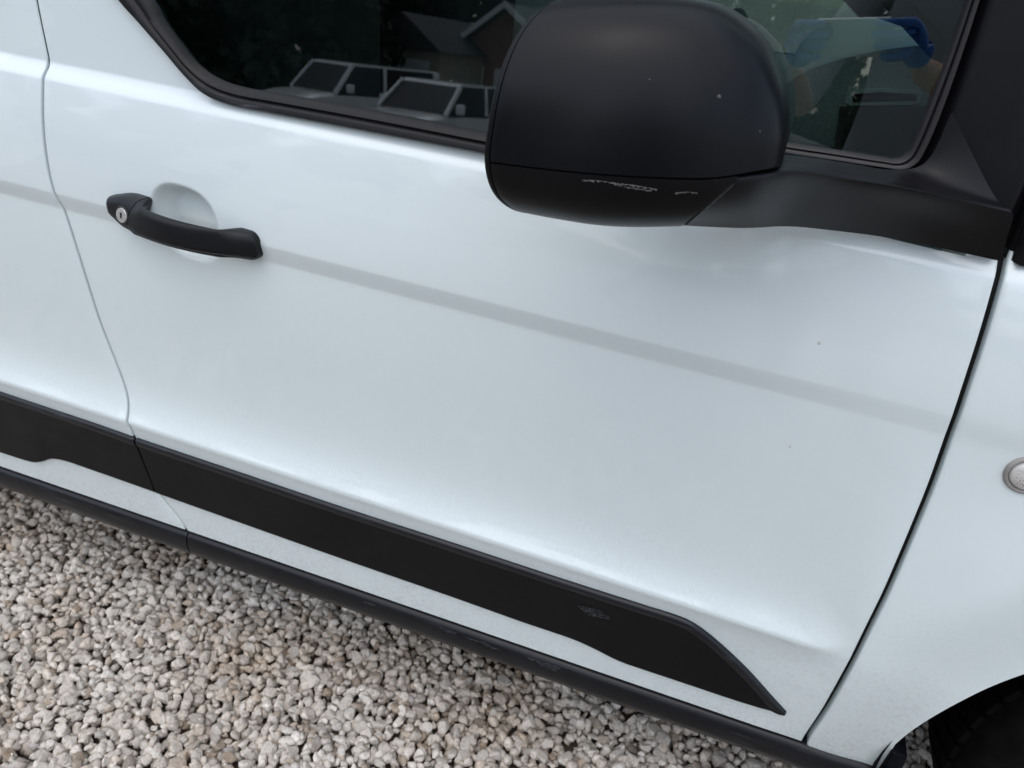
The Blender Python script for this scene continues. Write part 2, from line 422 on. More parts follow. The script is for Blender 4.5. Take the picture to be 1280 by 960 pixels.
# behind the shut lines: seals
def back_strip(name, xf, off, w, y, mat, z0, z1, parent):
    zz = np.linspace(z0, z1, 60); L = np.stack([xf(zz) + off - w, S(xf(zz), zz) + y, zz], 1); Q = L.copy(); Q[:, 0] += 2 * w
    L2 = L.copy(); L2[:, 1] += .01; Q2 = Q.copy(); Q2[:, 1] += .01
    return vp(loft(name, [[L[i], Q[i], Q2[i], L2[i]] for i in range(60)], mat), parent)
back_strip('shut_line_seal', gap_front, 0, .012, .0165, M_dark, .31, 1.02, wing)
back_strip('shut_line_seal', gap_rear, 0, .010, .0065, M_gasket, .33, 1.45, slid)

# ------------------------------------------------------------------ black side mouldings
def strip_panel(name, top_px, bot_px, n, mat, parent, proud=.0075, bev=.006, ext=None, ulim=None):
    T = resample(crom([on_body(*p) for p in top_px], 8), n); B = resample(crom([on_body(*p) for p in bot_px], 8), n)
    if ext is not None:
        T = np.vstack([[T[0] + np.array([-ext, 0, .0345 * .72 * ext])], T]); B = np.vstack([[B[0] + np.array([-ext, 0, .015 * ext])], B])
    rings = []
    for a, b in zip(T, B):
        h = a[2] - b[2]; w = min(bev, abs(h) * .3); ring = []
        dirv = (b - a) / max(np.linalg.norm(b - a), 1e-5)
        # slightly dished face with a raised, rounded upper edge
        prof = [(0, .004), (0, -.0005), (.12 * w, -.45 * proud), (.5 * w, -.85 * proud), (w, -proud), (w * 2.2, -proud), (w * 3., -proud * .78)]
        L = np.linalg.norm(b - a); lo = [(L - w * .9, -proud * .72), (L - w * .4, -proud * .6), (L, -.0005), (L, .004)]
        if L < w * 4.2: prof = prof[:4] + [(L * .4, -proud * .8), (L * .5, -proud * .8), (L * .6, -proud * .75)]; lo = [(L * .8, -proud * .6), (L * .9, -proud * .45), (L, -.0005), (L, .004)]
        for s, dy in prof + lo:
            p = a + dirv * s; p = np.array([p[0], float(S(p[0], p[2])) + dy, p[2]]); ring.append(p)
        rings.append(ring)
    o = loft(name, rings, mat, None, ang=50); o.data.materials.append(M_trim_edge); nj = len(rings[0])
    for i in range(len(rings) - 1):
        for j in (1, 2, 3, 4): o.data.polygons[i * nj + j].material_index = 1
    return vp(o, parent)
mould = strip_panel('side_moulding', [(172, 547), (300, 590), (430, 634), (560, 676), (700, 722), (800, 754), (850, 770), (872, 781), (900, 803), (935, 836), (962, 866), (983, 889)],
    [(198.5, 616), (300, 652), (430, 698), (560, 743), (650, 775), (712, 796), (742, 809), (772, 824), (800, 834), (860, 854), (920, 874), (972, 890)], 90, M_trim, door)
mould2 = strip_panel('side_moulding', [(0, 489), (60, 509), (120, 529), (169.5, 546.5)], [(0, 564), (38, 576), (52, 577), (66, 573), (85, 576), (120, 588), (160, 602), (196.5, 615)], 60, M_trim, slid, ext=.9)

# ------------------------------------------------------------------ sill covers below the doors
def sill(name, pa, pb, parent, ext0=0., ext1=0., jn=0.):
    """runs between two picture points of its top edge"""
    a = on_body(*pa); b = on_body(*pb)
    x0, x1 = a[0] - ext0 + jn, b[0] + ext1 - jn
    rings = []
    for x in np.linspace(x0, x1, 60):
        z = float(zD(x)) - .004; y = float(S(x, float(zD(x)))) 
        h = .062 + .006 * ss(x, -.9, .2)
        prof = [(.012, .0), (.001, -.0005), (-.004, -.004), (-.0065, -.010), (-.0075, -.020), (-.0065, -.034), (-.001, -.048), (.010, -.058), (.026, -h), (.09, -h - .004), (.09, .0)]
        rings.append([(x, y + p, z + q) for p, q in prof])
    return vp(loft(name, rings, M_sill, None, ang=50), parent)
s1 = sill('sill_cover', (235, 663), (1005, 926), van, 0, .098, .0012)
s2 = sill('sill_cover', (235, 662), (235, 662), van, 1.3, 0, .0012) if False else None
_a = on_body(235, 663)
rings = []
for x in np.linspace(-2.15, _a[0] - .0012, 60):
    z = float(zD(x)) - .004; y = float(S(x, float(zD(x)))); h = .062
    prof = [(.012, .0), (.001, -.0005), (-.004, -.004), (-.0065, -.010), (-.0075, -.020), (-.0065, -.034), (-.001, -.048), (.010, -.058), (.026, -h), (.09, -h - .004), (.09, .0)]
    rings.append([(x, y + p, z + q) for p, q in prof])
s2 = vp(loft('sill_cover', rings, M_sill, None, ang=50))
# mud flap behind the front wheel
_m = on_y(1131, 940, .02)
vp(box('mud_flap', (_m[0] - .016, .012, _m[2] - .20), (_m[0] + .004, .20, _m[2]), M_trim, None, .004), wing)

# ------------------------------------------------------------------ window seal, glass
def seal_strip(name, O, I, mat, parent):
    n = len(O); rings = []
    for o_, i_ in zip(O, I):
        ring = []
        for t, dy in [(0, .008), (0, -.003), (.06, -.0055), (.30, -.0065), (.40, -.006), (.46, -.0035), (.50, -.003), (.54, -.0045), (.62, -.0065), (.80, -.0055), (.93, -.002), (1.0, .004), (1.0, .012)]:
            p = o_ * (1 - t) + i_ * t; yy = p[1] + dy
            if dy < 0 and t < .55: yy = min(yy, float(S(p[0], p[2])) + dy * .8 if t > 0 else float(S(p[0], p[2])) + .001)
            ring.append((p[0], yy, p[2]))
        rings.append(ring)
    return vp(loft(name, rings, mat, None, caps=(True, True), ang=60), parent)
Oc = crom(outc, 10); Ic = crom(innc, 10)
seal_strip('window_seal', Oc, Ic, M_seal, door)
FO_PX = [(900, 172), (975, 189), (1040, 199), (1100, 208), (1128, 211), (1144, 205), (1155, 190), (1172, 152), (1196, 86), (1224, 0)]
FI_PX = [(900, 162), (975, 176), (1040, 186), (1096, 195), (1118, 198), (1131, 192), (1140, 178), (1157, 137), (1181, 75), (1207, 0)]
fo = np.array([on_plane(*p, .0) for p in FO_PX]); fi = np.array([on_plane(*p, .006) for p in FI_PX])
def ext_top(C):
    dv = C[-1] - C[-2]; e = [C[-1] + dv / np.linalg.norm(dv) * s + np.array([-.35 * s * s, 0, 0]) for s in (.08, .16, .26)]
    return np.vstack([C, e])
fo = ext_top(fo); fi = ext_top(fi)
FOc = crom(fo, 8); FIc = crom(fi, 8)
seal_strip('window_seal', FOc, FIc, plastic('front_window_seal', (.014, .0115, .013), .5), door)
gz = np.linspace(.99, 1.50, 6); gv = []
for x in np.linspace(-.98, .185, 8):
    for z in gz: gv.append((x, float(SY(x, z)) + .0075, z))
glass = vp(mk('window_glass', gv, grid_faces(8, 6), M_glass), door); tag(glass, 'tinted side window glass mirroring parked vehicles and trees')

# ------------------------------------------------------------------ sail panel and mirror base
GAPU = [(1253, 328), (1262, 300), (1273, 272), (1290, 235), (1310, 180), (1335, 100), (1365, 0)]
gu = np.array([on_plane(*p, -.002) for p in GAPU])
gu = np.vstack([gu, gu[-1] + (gu[-1] - gu[-2]) * 1.5])
# net columns: belt edge, ridge, fillet, seal edge  (picture point, distance out of the body plane)
NET = [
    [(835, 281, -.120), (850, 266, -.168), (885, 236, -.182), (898, 220, -.176), (915, 204, -.120), (935, 190, -.03)],
    [(925, 285, -.105), (936, 256, -.146), (950, 223, -.156), (957, 211, -.135), (968, 202, -.080), (988, 194, .0)],
    [(985, 283, -.050), (992, 252, -.080), (1003, 221, -.104), (1008, 212, -.094), (1016, 205, -.050), (1028, 199, .004)],
    [(1040, 288, -.008), (1050, 255, -.042), (1058, 228, -.065), (1062, 221, -.060), (1066, 214, -.030), (1068, 205, .008)],
    [(1110, 297, .008), (1118, 265, -.020), (1124, 238, -.045), (1125, 231, -.042), (1120, 222, -.018), (1115, 212, .010)],
    [(1180, 311, .010), (1184, 280, -.006), (1192, 253, -.026), (1192, 246, -.026), (1180, 232, -.006), (1158, 202, .012)],
    [(1253, 327, .012), (1258, 300, .002), (1266, 272, -.006), (1262, 262, -.008), (1240, 240, .004), (1190, 140, .014)],
]
net = np.array([[on_y(u, v_, y) for (u, v_, y) in c] for c in NET])
cols_ = np.stack([crom(net[:, j], 10) for j in range(net.shape[1])], 1)
full = np.array([crom(c, 8) for c in cols_])
nb, nr_ = full.shape[:2]
pts = full.reshape(-1, 3); back = pts + np.array([0, .03, 0])
base = vp(sharp(mk('mirror_base', pts, grid_faces(nb, nr_), M_sail, None), 60), door); tag(base, 'black mirror base and arm below the window corner')
# sail: between the seal and the shut line at the pillar
zz = np.linspace(0, 1, 40)
Lc = crom(fo[5:], 10); Lc = resample(Lc, 60); Rc = resample(crom(gu, 8), 60)
sv = []
for a, b in zip(Lc, Rc):
    for t in np.linspace(0, 1, 24):
        p = a * (1 - t) + b * t
        sv.append((p[0], p[1] + .006 - .010 * ss(t, 0, .12) + .010 * ss(t, .62, .72) * (t - .6) + .012 * ss(t, .9, 1.), p[2]))
sail = vp(sharp(mk('sail_panel', sv, grid_faces(60, 24), M_sail, None), 60), door)
# pillar cover ahead of the shut line
pv = []
for b in Rc:
    for t in np.linspace(0, 1, 10):
        pv.append((b[0] + .005 + .065 * math.sin(t * 1.57), b[1] + .002 + .02 * (t < .01) + .075 * (1 - math.cos(t * 1.57)), b[2] - .01 * t))
cw = []
for x in np.linspace(.225, .47, 16):
    t = (x - .225) / .245; zt_ = float(top_w(np.array(x))) + .11 * (1 - t) ** 1.6 - .012 * t; y0 = .036 + .05 * t
    cw.append([(x, y0, .90), (x, y0, zt_ - .03 * (1 - t) - .004), (x, y0 + .012, zt_ - .008 * (1 - t)), (x, y0 + .04, zt_), (x, .30, zt_ + .01), (x, .30, .90)])
vp(loft('cowl', cw, M_sail, None, ang=40), wing)
vp(mk('pillar_cover', pv, grid_faces(60, 10), M_sail, None), wing)

# ------------------------------------------------------------------ door mirror
mirror = vp(empty('door_mirror', (-.05, -.05, 1.05)), van); tag(mirror, 'large black plastic door mirror housing with scuffed lower cover')
#        s     x_out  slant  y_out   y_in   z_top  z_bot
MK = np.array([
    [0.00, -.2310, .55, -.2050, -.035, 1.1860, 1.0125],
    [0.10, -.2130, .46, -.2105, -.033, 1.1905, 1.0115],
    [0.40, -.1450, .25, -.2120, -.030, 1.1935, 1.0125],
    [0.65, -.0850, .12, -.2000, -.030, 1.1895, 1.0190],
    [0.82, -.0420, .05, -.1800, -.034, 1.1690, 1.0260],
    [0.92, -.0180, .01, -.1620, -.042, 1.1420, 1.0360],
    [0.97, -.0075, .00, -.1490, -.050, 1.1210, 1.0450],
    [1.00, -.0020, .00, -.1350, -.060, 1.1000, 1.0550]])
def mkey(s): 
    P = crom(MK, 24); return [np.interp(s, P[:, 0], P[:, k]) for k in range(1, 7)]
def zsplit(x, y): return 1.0640 + .045 * (x + .231) - .02 * max(0, y + .10) + (.006 * float(ss(x, -.06, .0)))
def msec(s, grow=0., n=72, e=2 / 2.75):
    xo, K, yo, yi, zt_, zb_ = mkey(s); yc, hw = (yo + yi) / 2, (yi - yo) / 2 + grow
    zm = 1.085; out = []
    for a in np.linspace(0, 2 * math.pi, n, endpoint=False):
        ca, sa = math.cos(a), math.sin(a)
        h = (zt_ - zm if sa > 0 else zm - zb_) + grow
        z = zm + h * math.copysign(abs(sa) ** e, sa); y = yc + hw * math.copysign(abs(ca) ** e, ca)
        y += .22 * max(0., z - 1.07) * (.5 - .5 * ca) * (.5 if ca < 0 else 1)     # sides lean in towards the top
        out.append((xo + K * (y - yo), y, z))
    return out
def half(s, upper, gap):
    """the part of a section above or below the split line, as an open run from outboard to inboard"""
    sec = np.array(msec(s, 0, 288)); zs = np.array([zsplit(p[0], p[1]) for p in sec])
    g = (sec[:, 2] - zs - gap) if upper else (zs - gap - sec[:, 2]); n_s = len(sec)
    st = [i for i in range(n_s) if g[i] <= 0 < g[(i + 1) % n_s]][0]; run = []
    i = st; f0 = g[i] / (g[i] - g[(i + 1) % n_s]); run.append(sec[i] * (1 - f0) + sec[(i + 1) % n_s] * f0); i = (i + 1) % n_s
    while g[i] > 0: run.append(sec[i]); i = (i + 1) % n_s
    p_ = (i - 1) % n_s; f0 = g[p_] / (g[p_] - g[i]); run.append(sec[p_] * (1 - f0) + sec[i] * f0)
    return resample(np.array(run), 44)
svals = np.r_[np.linspace(.042, .12, 6)[:-1], np.linspace(.12, .8, 30)[:-1], np.linspace(.8, 1.0, 26)]
def half_shell(name, upper, svals, mat, gap, trimfun=None):
    rings = [half(s, upper, gap) for s in svals]
    if trimfun: rings = [np.array([trimfun(p) for p in r]) for r in rings]
    nj = 44; V = [p for r in rings for p in r]; F = grid_faces(len(rings), nj); nR = len(rings)
    # turned-in lip along the split so the join reads as a real shadow gap
    k0 = len(V)
    for r in rings:
        for e_ in (0, -1):
            c = r.mean(axis=0); q = r[e_] + (np.array([c[0], c[1], r[e_][2]]) - r[e_]) * .12; V.append(q)
    for i in range(nR - 1):
        F.append((i * nj, (i + 1) * nj, k0 + 2 * (i + 1), k0 + 2 * i)); F.append((i * nj + nj - 1, (i + 1) * nj + nj - 1, k0 + 2 * (i + 1) + 1, k0 + 2 * i + 1))
    # front end closed by a fan, rear end turned in
    c = np.mean(rings[-1], axis=0); V.append(c); ci = len(V) - 1
    F += [((nR - 1) * nj + j, (nR - 1) * nj + j + 1, ci) for j in range(nj - 1)]
    F.append(((nR - 1) * nj + nj - 1, (nR - 1) * nj, ci))
    k1 = len(V); c0 = np.mean(rings[0], axis=0)
    for p in rings[0]: V.append(p + (c0 - p) * .08 + np.array([.004, 0, 0]))
    F += [(j, j + 1, k1 + j + 1, k1 + j) for j in range(nj - 1)]
    return vp(sharp(mk(name, V, F, mat, None, True, True), 50), mirror)
cap = half_shell('mirror_cap', True, svals, M_shell, .0007)
sl = np.r_[np.linspace(.042, .12, 6)[:-1], np.linspace(.12, .86, 40)]
def trim_low(p):                                  # slanted joint with the arm
    lim = -.072 + (p[2] - 1.020) / .049 * .040; return np.array([min(p[0], lim), p[1], p[2]])
low = half_shell('mirror_lower_cover', False, sl, M_shell_low, .0007, trim_low); tag(low, 'lower mirror cover with pale scrape marks')
# rim round the glass at the rear
rr = [msec(0.034, .0), msec(.02, .0012), msec(.006, .0008), msec(0, -.003), msec(0.0, -.010), msec(.06, -.012)]
vp(loft('mirror_rim', rr, M_shell_low, None, caps=(False, False), ang=45), mirror)
inner = [msec(s, -.0045) for s in (.02, .2, .4, .55, .62)]
vp(loft('mirror_core', inner, M_dark, None), mirror)
gl = msec(.05, -.011); vp(mk('mirror_glass', gl, [tuple(range(len(gl)))], simple('mirror_silver', (.8, .8, .8), .03, 1.), None, False), mirror)
def tube_on(o, px, r, mat, parent, name, off=0.):
    rings = []
    for u, v_ in crom(np.array(px, float), 10):
        loc, nor = hit_obj(o, u, v_)
        if loc is None: continue
        rings.append([loc + RTv * (r * math.cos(a)) + UPv * (r * math.sin(a)) - nor * off for a in np.linspace(0, 2 * math.pi, 8, endpoint=False)])
    if len(rings) > 2: vp(loft(name, rings, mat, None), parent)
RTv, UPv = Vector(rt), -Vector(dn)
# pale scrapes and chips on the covers: thin flakes of scuffed plastic following the surface
M_scr = simple('scrape_pale', (.075, .073, .07), .8, nz=.7, scale=900)
def hit_obj(o, u, v_):
    dg = bpy.context.evaluated_depsgraph_get(); bpy.context.view_layer.update()
    inv = o.matrix_world.inverted(); w = Vector(ray(u, v_)); a = inv @ Vector(CAM); b = inv.to_3x3() @ w
    ok, loc, nor, _ = o.ray_cast(a, b.normalized())
    return (o.matrix_world @ loc, (o.matrix_world.to_3x3() @ nor).normalized()) if ok else (None, None)
tube_on(low, [(915, 230), (900, 243), (884, 257), (868, 271), (853, 284)], .0014, M_dark, mirror, 'joint_shade_line', .0006)  # dark tube added to draw the shaded groove where cover meets arm
def scrape(o, px, wd, parent):
    Vv = []
    random.seed(len(px) * 7 + int(px[0][0]))
    P = crom(np.array(px, float), 14)
    ok = []
    for (u, v_) in P:
        loc, nor = hit_obj(o, u, v_)
        if loc is None: continue
        w = wd * (random.random() ** 1.6 * 1.1 + .08)
        t = Vector(dn); j = random.uniform(-.4, .4) * wd
        ok.append((loc + nor * .00022 + t * (j - w / 2), loc + nor * .00022 + t * (j + w / 2), loc - nor * .0008))
    if len(ok) < 3: return
    for a, b, c in ok: Vv += [a, b, c]
    F = []
    for i in range(len(ok) - 1):
        k = 3 * i; F += [(k, k + 3, k + 4, k + 1), (k, k + 2, k + 5, k + 3), (k + 1, k + 4, k + 5, k + 2)]
    vp(mk('scrape_mark', Vv, F, M_scr, None, False), parent)
scrape(low, [(728, 225), (748, 226), (770, 229), (795, 232), (822, 237)], .0022, mirror)
scrape(low, [(768, 231), (790, 235), (815, 238)], .0016, mirror)
scrape(low, [(844, 241), (858, 240), (872, 241)], .0020, mirror)
M_rub = simple('rubbed_plastic', (.020, .022, .027), .6, nz=.6, scale=700)
def rub(o, px, wd, parent):
    global M_scr
    keep = M_scr; M_scr = M_rub; scrape(o, px, wd, parent); M_scr = keep
for k in range(5):
    u0, v0 = 722 + 3 * k, 757 + 2.6 * k; rub(mould, [(u0, v0), (u0 + 14, v0 + 3), (u0 + 28 + 3 * (k % 2), v0 + 6)], .0022, door)
for u0, v0, ln_ in ((548, 784, 22), (556, 788, 12), (582, 796, 30), (606, 806, 18), (660, 822, 40), (672, 829, 24), (820, 872, 26), (300, 689, 16), (110, 627, 22), (455, 752, 14)):
    rub(s1 if u0 > 240 else s2, [(u0, v0), (u0 + ln_ * .5, v0 + ln_ * .17), (u0 + ln_, v0 + ln_ * .34)], .0030, van)
def blob(name, o, u, v_, r, mat, parent, flat=.35):
    loc, nor = hit_obj(o, u, v_)
    if loc is None: return
    b = bmesh.new(); bmesh.ops.create_icosphere(b, subdivisions=2, radius=1)
    q = nor.to_track_quat('Z', 'Y').to_matrix()
    for vv in b.verts:
        c = vv.co.copy(); c.z *= flat; c *= r * random.uniform(.85, 1.1); vv.co = loc + q @ c
    me = bpy.data.meshes.new(name); b.to_mesh(me); b.free(); me.materials.append(mat); me.polygons.foreach_set('use_smooth', [True] * len(me.polygons))
    ob = bpy.data.objects.new(name, me); col.objects.link(ob); vp(ob, parent)
M_drop = simple('water_drop', (.015, .015, .017), .25)
blob('water_drop', cap, 899, 121, .0017, simple('chip_grey', (.05, .05, .055), .3), mirror)
blob('chip_mark', cap, 950, 165, .0014, M_drop, mirror); blob('chip_mark', cap, 812, 100, .0011, M_drop, mirror)

# ------------------------------------------------------------------ door handle
hA = on_body(137, 253, -.004); hB = on_body(324, 309, -.004)
handle = vp(empty('door_handle', tuple((hA + hB) / 2)), van); tag(handle, 'black pull handle with key lock over a white hollow')
hx = np.linspace(0, 1, 90)
ybody = .5 * (float(S(-.80, .87)) + float(S(-.66, .86)))
def hsec(t, n=40):
    c = hA * (1 - t) + hB * t
    x = c[0]
    out = math.sin(math.pi * np.clip(t, 0, 1)) ** 1.0
    yo = ybody - .012 - .034 * out - .006 * (1 - ss(t, 0, .2)) * ss(t, 0, .05)
    grip = float(ss(t, .20, .30) * (1 - ss(t, .80, .90)))
    yi = ybody + .012 - grip * (.028 + .024 * out * .6)
    th = .0192 + .004 * math.exp(-((t - .16) / .12) ** 2) - .0008 * grip
    er = .045 if t < .5 else .055; endr = min(1., math.sqrt(max(0., 1 - (1 - min(t, 1 - t) / er) ** 2))) if min(t, 1 - t) < er else 1.
    h = th * ((.30 if t < .5 else .38) + (.70 if t < .5 else .62) * endr) * (.62 + .38 * float(ss(t, 0, .16)))
    zc = c[2] - .001 - .004 * (1 - float(ss(t, 0, .15))) * 0
    pts = []
    for k, a in enumerate(np.linspace(0, 2 * math.pi, n, endpoint=False)):
        ca, sa = math.cos(a), math.sin(a); e = 2 / 2.9
        yy = (yo + yi) / 2 + (yi - yo) / 2 * math.copysign(abs(ca) ** e, ca); zz_ = zc + h * math.copysign(abs(sa) ** e, sa)
        if k == 24: yy += .0022                    # moulding line along the outer face
        pts.append((x + (.0075 if False else 0) , yy, zz_))
    return pts
SPL = .205
def slant(ring, amt):                             # the joint between lock cap and grip leans
    return [(p[0] + amt * (p[2] - .87) * .55, p[1], p[2]) for p in ring]
def hpart(name, t0, t1, mat, n, sl0, sl1):
    ts = np.linspace(t0, t1, n) if t1 < 1 else np.r_[np.linspace(t0, .94, n)[:-1], 1 - .06 * np.linspace(1, 0, 24) ** 2]; rings = []
    for t in ts:
        a = sl0 * (1 - (t - t0) / (t1 - t0)) ** 2 + sl1 * ((t - t0) / (t1 - t0)) ** 2; rings.append(slant(hsec(t), a))
    return vp(loft(name, rings, mat, None, ang=60), handle)
lockcap = hpart('lock_cap', .0, SPL, M_handle, 26, 0, 1)
grip = hpart('grip', SPL + .006, 1.0, M_handle, 90, 1, 0)
# key lock
lc, ln = hit_obj(lockcap, 153.5, 269)
if lc is None: lc, ln = Vector(on_body(153.5, 269, -.02)), Vector((0, -1, 0))
ln = Vector((-.12, -1, .16)).normalized(); lc = lc + ln * .0012
q = ln.to_track_quat('Z', 'Y').to_matrix()
def disc_rings(name, prof, mat, parent, n=40):
    rings = [[lc + q @ Vector((r * math.cos(a), r * math.sin(a), h)) for a in np.linspace(0, 2 * math.pi, n, endpoint=False)] for r, h in prof]
    return vp(loft(name, rings, mat, None, ang=30), parent)
disc_rings('lock_ring', [(.0125, -.008), (.0125, .0002), (.0118, .0010), (.0104, .0008), (.0100, -.002)], M_dashd, handle)
disc_rings('lock_cylinder', [(.0098, -.006), (.0098, .0010), (.0093, .0015), (.0004, .0017)], M_steel, handle)
up_v = q @ Vector((0, 1, 0)); sd = q @ Vector((1, 0, 0))
zu = Vector((0, 0, 1)); zu = (zu - ln * zu.dot(ln)).normalized(); xs_ = zu.cross(ln)
kv = []
for h in (.0012, .0022):
    for a, b in ((-.0014, -.0036), (.0014, -.0036), (.0014, .0036), (-.0014, .0036)): kv.append(lc + ln * h + xs_ * a + zu * b)
vp(mk('key_slot', kv, [(0, 1, 2, 3), (4, 5, 6, 7), (0, 1, 5, 4), (1, 2, 6, 5), (2, 3, 7, 6), (3, 0, 4, 7)], M_dark, None, False, True), handle)

# ------------------------------------------------------------------ side repeater on the wing
rc = on_body(1285, 594); ryc = float(S(rc[0], rc[2]))
def ell_rings(prof, n=48): return [[(rc[0] + r * math.cos(a), ryc + h, rc[2] + r * .98 * math.sin(a)) for a in np.linspace(0, 2 * math.pi, n, endpoint=False)] for r, h in prof]
rep = vp(empty('side_repeater', tuple(rc)), van); tag(rep, 'round clear side repeater lamp set in the white wing')
vp(loft('bezel', ell_rings([(.0225, .004), (.0225, -.0015), (.0215, -.0035), (.0195, -.0040), (.0180, -.0030), (.0172, .0)]), simple('repeater_bezel', (.27, .255, .24), .4, nz=.2), None, ang=60), rep)
M_lens2, n_, l_, b_ = new_mat('repeater_dotted_lens')
tc = n_.new('ShaderNodeTexCoord'); vo = n_.new('ShaderNodeTexVoronoi'); vo.inputs['Scale'].default_value = 520; l_.new(tc.outputs['Object'], vo.inputs['Vector'])
ds = n_.new('ShaderNodeVectorMath'); ds.operation = 'DISTANCE'; l_.new(tc.outputs['Object'], ds.inputs[0]); ds.inputs[1].default_value = (rc[0], ryc, rc[2])
inr = ramp(n_, l_, ds.outputs['Value'], [(.0, (1, 1, 1)), (.012, (1, 1, 1)), (.0145, (0, 0, 0))])
dots = ramp(n_, l_, vo.outputs['Distance'], [(.0, (1, 1, 1)), (.24, (1, 1, 1)), (.36, (0, 0, 0))])
mu = n_.new('ShaderNodeMath'); mu.operation = 'MULTIPLY'; l_.new(inr, mu.inputs[0]); l_.new(dots, mu.inputs[1])
l_.new(mixc(n_, l_, mu.outputs[0], (.60, .58, .55), (.16, .05, .04)), b_.inputs['Base Color']); b_.inputs['Roughness'].default_value = .25; b_.inputs['Coat Weight'].default_value = 1
vp(loft('lens', ell_rings([(.0172, .001), (.0168, -.0030), (.015, -.0052), (.011, -.0070), (.006, -.0079), (.0005, -.0082)]), M_lens2, None, ang=60), rep)

# ------------------------------------------------------------------ front wheel in its arch
WX = ARCH[0] + .035; wheel = vp(empty('front_wheel', (WX, .14, ARCH[1])), van)
def ring_of(r, y, n=72): return [(WX + r * math.cos(a), y, ARCH[1] + r * math.sin(a)) for a in np.linspace(0, 2 * math.pi, n, endpoint=False)]
vp(loft('tyre', [ring_of(r, y) for r, y in [(.205, .060), (.215, .045), (.25, .036), (.285, .044), (.303, .062), (.307, .09), (.307, .2), (.300, .225), (.25, .235), (.205, .22)]], M_rubber, None, caps=(False, False), ang=60), wheel)
# tread blocks
tb_v, tb_f = [], []
for k in range(60):
    for row, (ya, yb) in enumerate(((.080, .105), (.111, .145), (.151, .185), (.190, .215))):
        a0 = 2 * math.pi * (k + .25 * row) / 60; a1 = a0 + 2 * math.pi * .72 / 60; o0 = len(tb_v)
        for r in (.305, .3135):
            for a, y in ((a0, ya), (a1, ya), (a1, yb), (a0, yb)): tb_v.append((WX + r * math.cos(a + y * .6), y, ARCH[1] + r * math.sin(a + y * .6)))
        tb_f += [tuple(o0 + q_ for q_ in t) for t in ((4, 5, 6, 7), (0, 1, 5, 4), (1, 2, 6, 5), (2, 3, 7, 6), (3, 0, 4, 7))]
tr_ = vp(mk('tread', tb_v, tb_f, M_rubber, None, False), wheel)
M_rim = simple('steel_rim', (.30, .30, .31), .45, .6, nz=.2)
vp(loft('rim', [ring_of(r, y) for r, y in [(.206, .06), (.198, .058), (.190, .075), (.16, .085), (.10, .07), (.05, .072), (.005, .072)]], M_rim, None, ang=40), wheel)
for k in range(10):
    a0 = 2 * math.pi * k / 10
    hl = [[(WX + .138 * math.cos(a0) + r_ * (math.cos(a) * math.cos(a0) * .8 - math.sin(a) * math.sin(a0)), y_, ARCH[1] + .138 * math.sin(a0) + r_ * (math.cos(a) * math.sin(a0) * .8 + math.sin(a) * math.cos(a0))) for a in np.linspace(0, 2 * math.pi, 14, endpoint=False)] for r_, y_ in ((.022, .090), (.022, .0795), (.001, .0795))]
    vp(loft('vent_hole', hl, M_dark, None), wheel)
for k in range(5):
    a0 = 2 * math.pi * k / 5
    nt = [[(WX + .054 * math.cos(a0) + r_ * math.cos(a), y_, ARCH[1] + .054 * math.sin(a0) + r_ * math.sin(a)) for a in np.linspace(0, 2 * math.pi, 6, endpoint=False)] for r_, y_ in ((.0105, .075), (.0105, .056), (.008, .053))]
    vp(loft('wheel_nut', nt, M_rim, None), wheel)
vp(loft('hub_cap', [ring_of(r, y, 32) for r, y in [(.034, .075), (.034, .058), (.028, .050), (.002, .048)]], M_dashd, None), wheel)
# liner: half tube above the tyre
ln_r = []
for a in np.linspace(R(-25), R(205), 48):
    r_ = ARCH[2] + .006
    ln_r.append([(ARCH[0] + r_ * math.cos(a), y, ARCH[1] + r_ * math.sin(a)) for y in (.016 , .10, .28, .34)] )
vp(mk('arch_liner', [p for r_ in ln_r for p in r_], grid_faces(48, 4), M_liner, None), wing)
vp(box('arch_inner_wall', (ARCH[0] - .40, .34, .22), (ARCH[0] + .40, .36, .74), M_liner), wing)

# ------------------------------------------------------------------ the rest of the van, plainly
YW = 1.82                                          # overall width
floor_ = vp(box('underbody', (-3.3, .10, .285), (.24, YW - .10, .33), M_dark))
vp(box('bulkhead', (.30, .16, .30), (.36, YW - .16, 1.0), M_int))
zs2 = np.linspace(.33, 1.46, 40)
far = [[(x, YW - float(S(min(x, .2), z)) if not (abs(x - BOWL['x']) < .1 and abs(z - BOWL['z']) < .1) else YW - .0, z) for z in zs2] for x in np.linspace(-3.6, .24, 40)]
# far side: wall below the belt, pillars above it so that light enters by the passenger window
fw_v = [p for c in far for p in c]; fw_f = []
xsf = np.linspace(-3.6, .24, 40)
for i in range(39):
    for j in range(39):
        xm = (xsf[i] + xsf[i + 1]) / 2; zm_ = (zs2[j] + zs2[j + 1]) / 2
        if -.72 < xm < .10 and 1.06 < zm_ < 1.42: continue
        fw_f.append((i * 40 + j, (i + 1) * 40 + j, (i + 1) * 40 + j + 1, i * 40 + j + 1))
vp(mk('far_side', fw_v, fw_f, M_paint, None))
gvf = [(x, YW - float(SY(x, z)) - .012, z) for x in (-.74, .12) for z in (1.05, 1.43)]
vp(mk('far_window', gvf, [(0, 2, 3, 1)], M_glass, None, False))
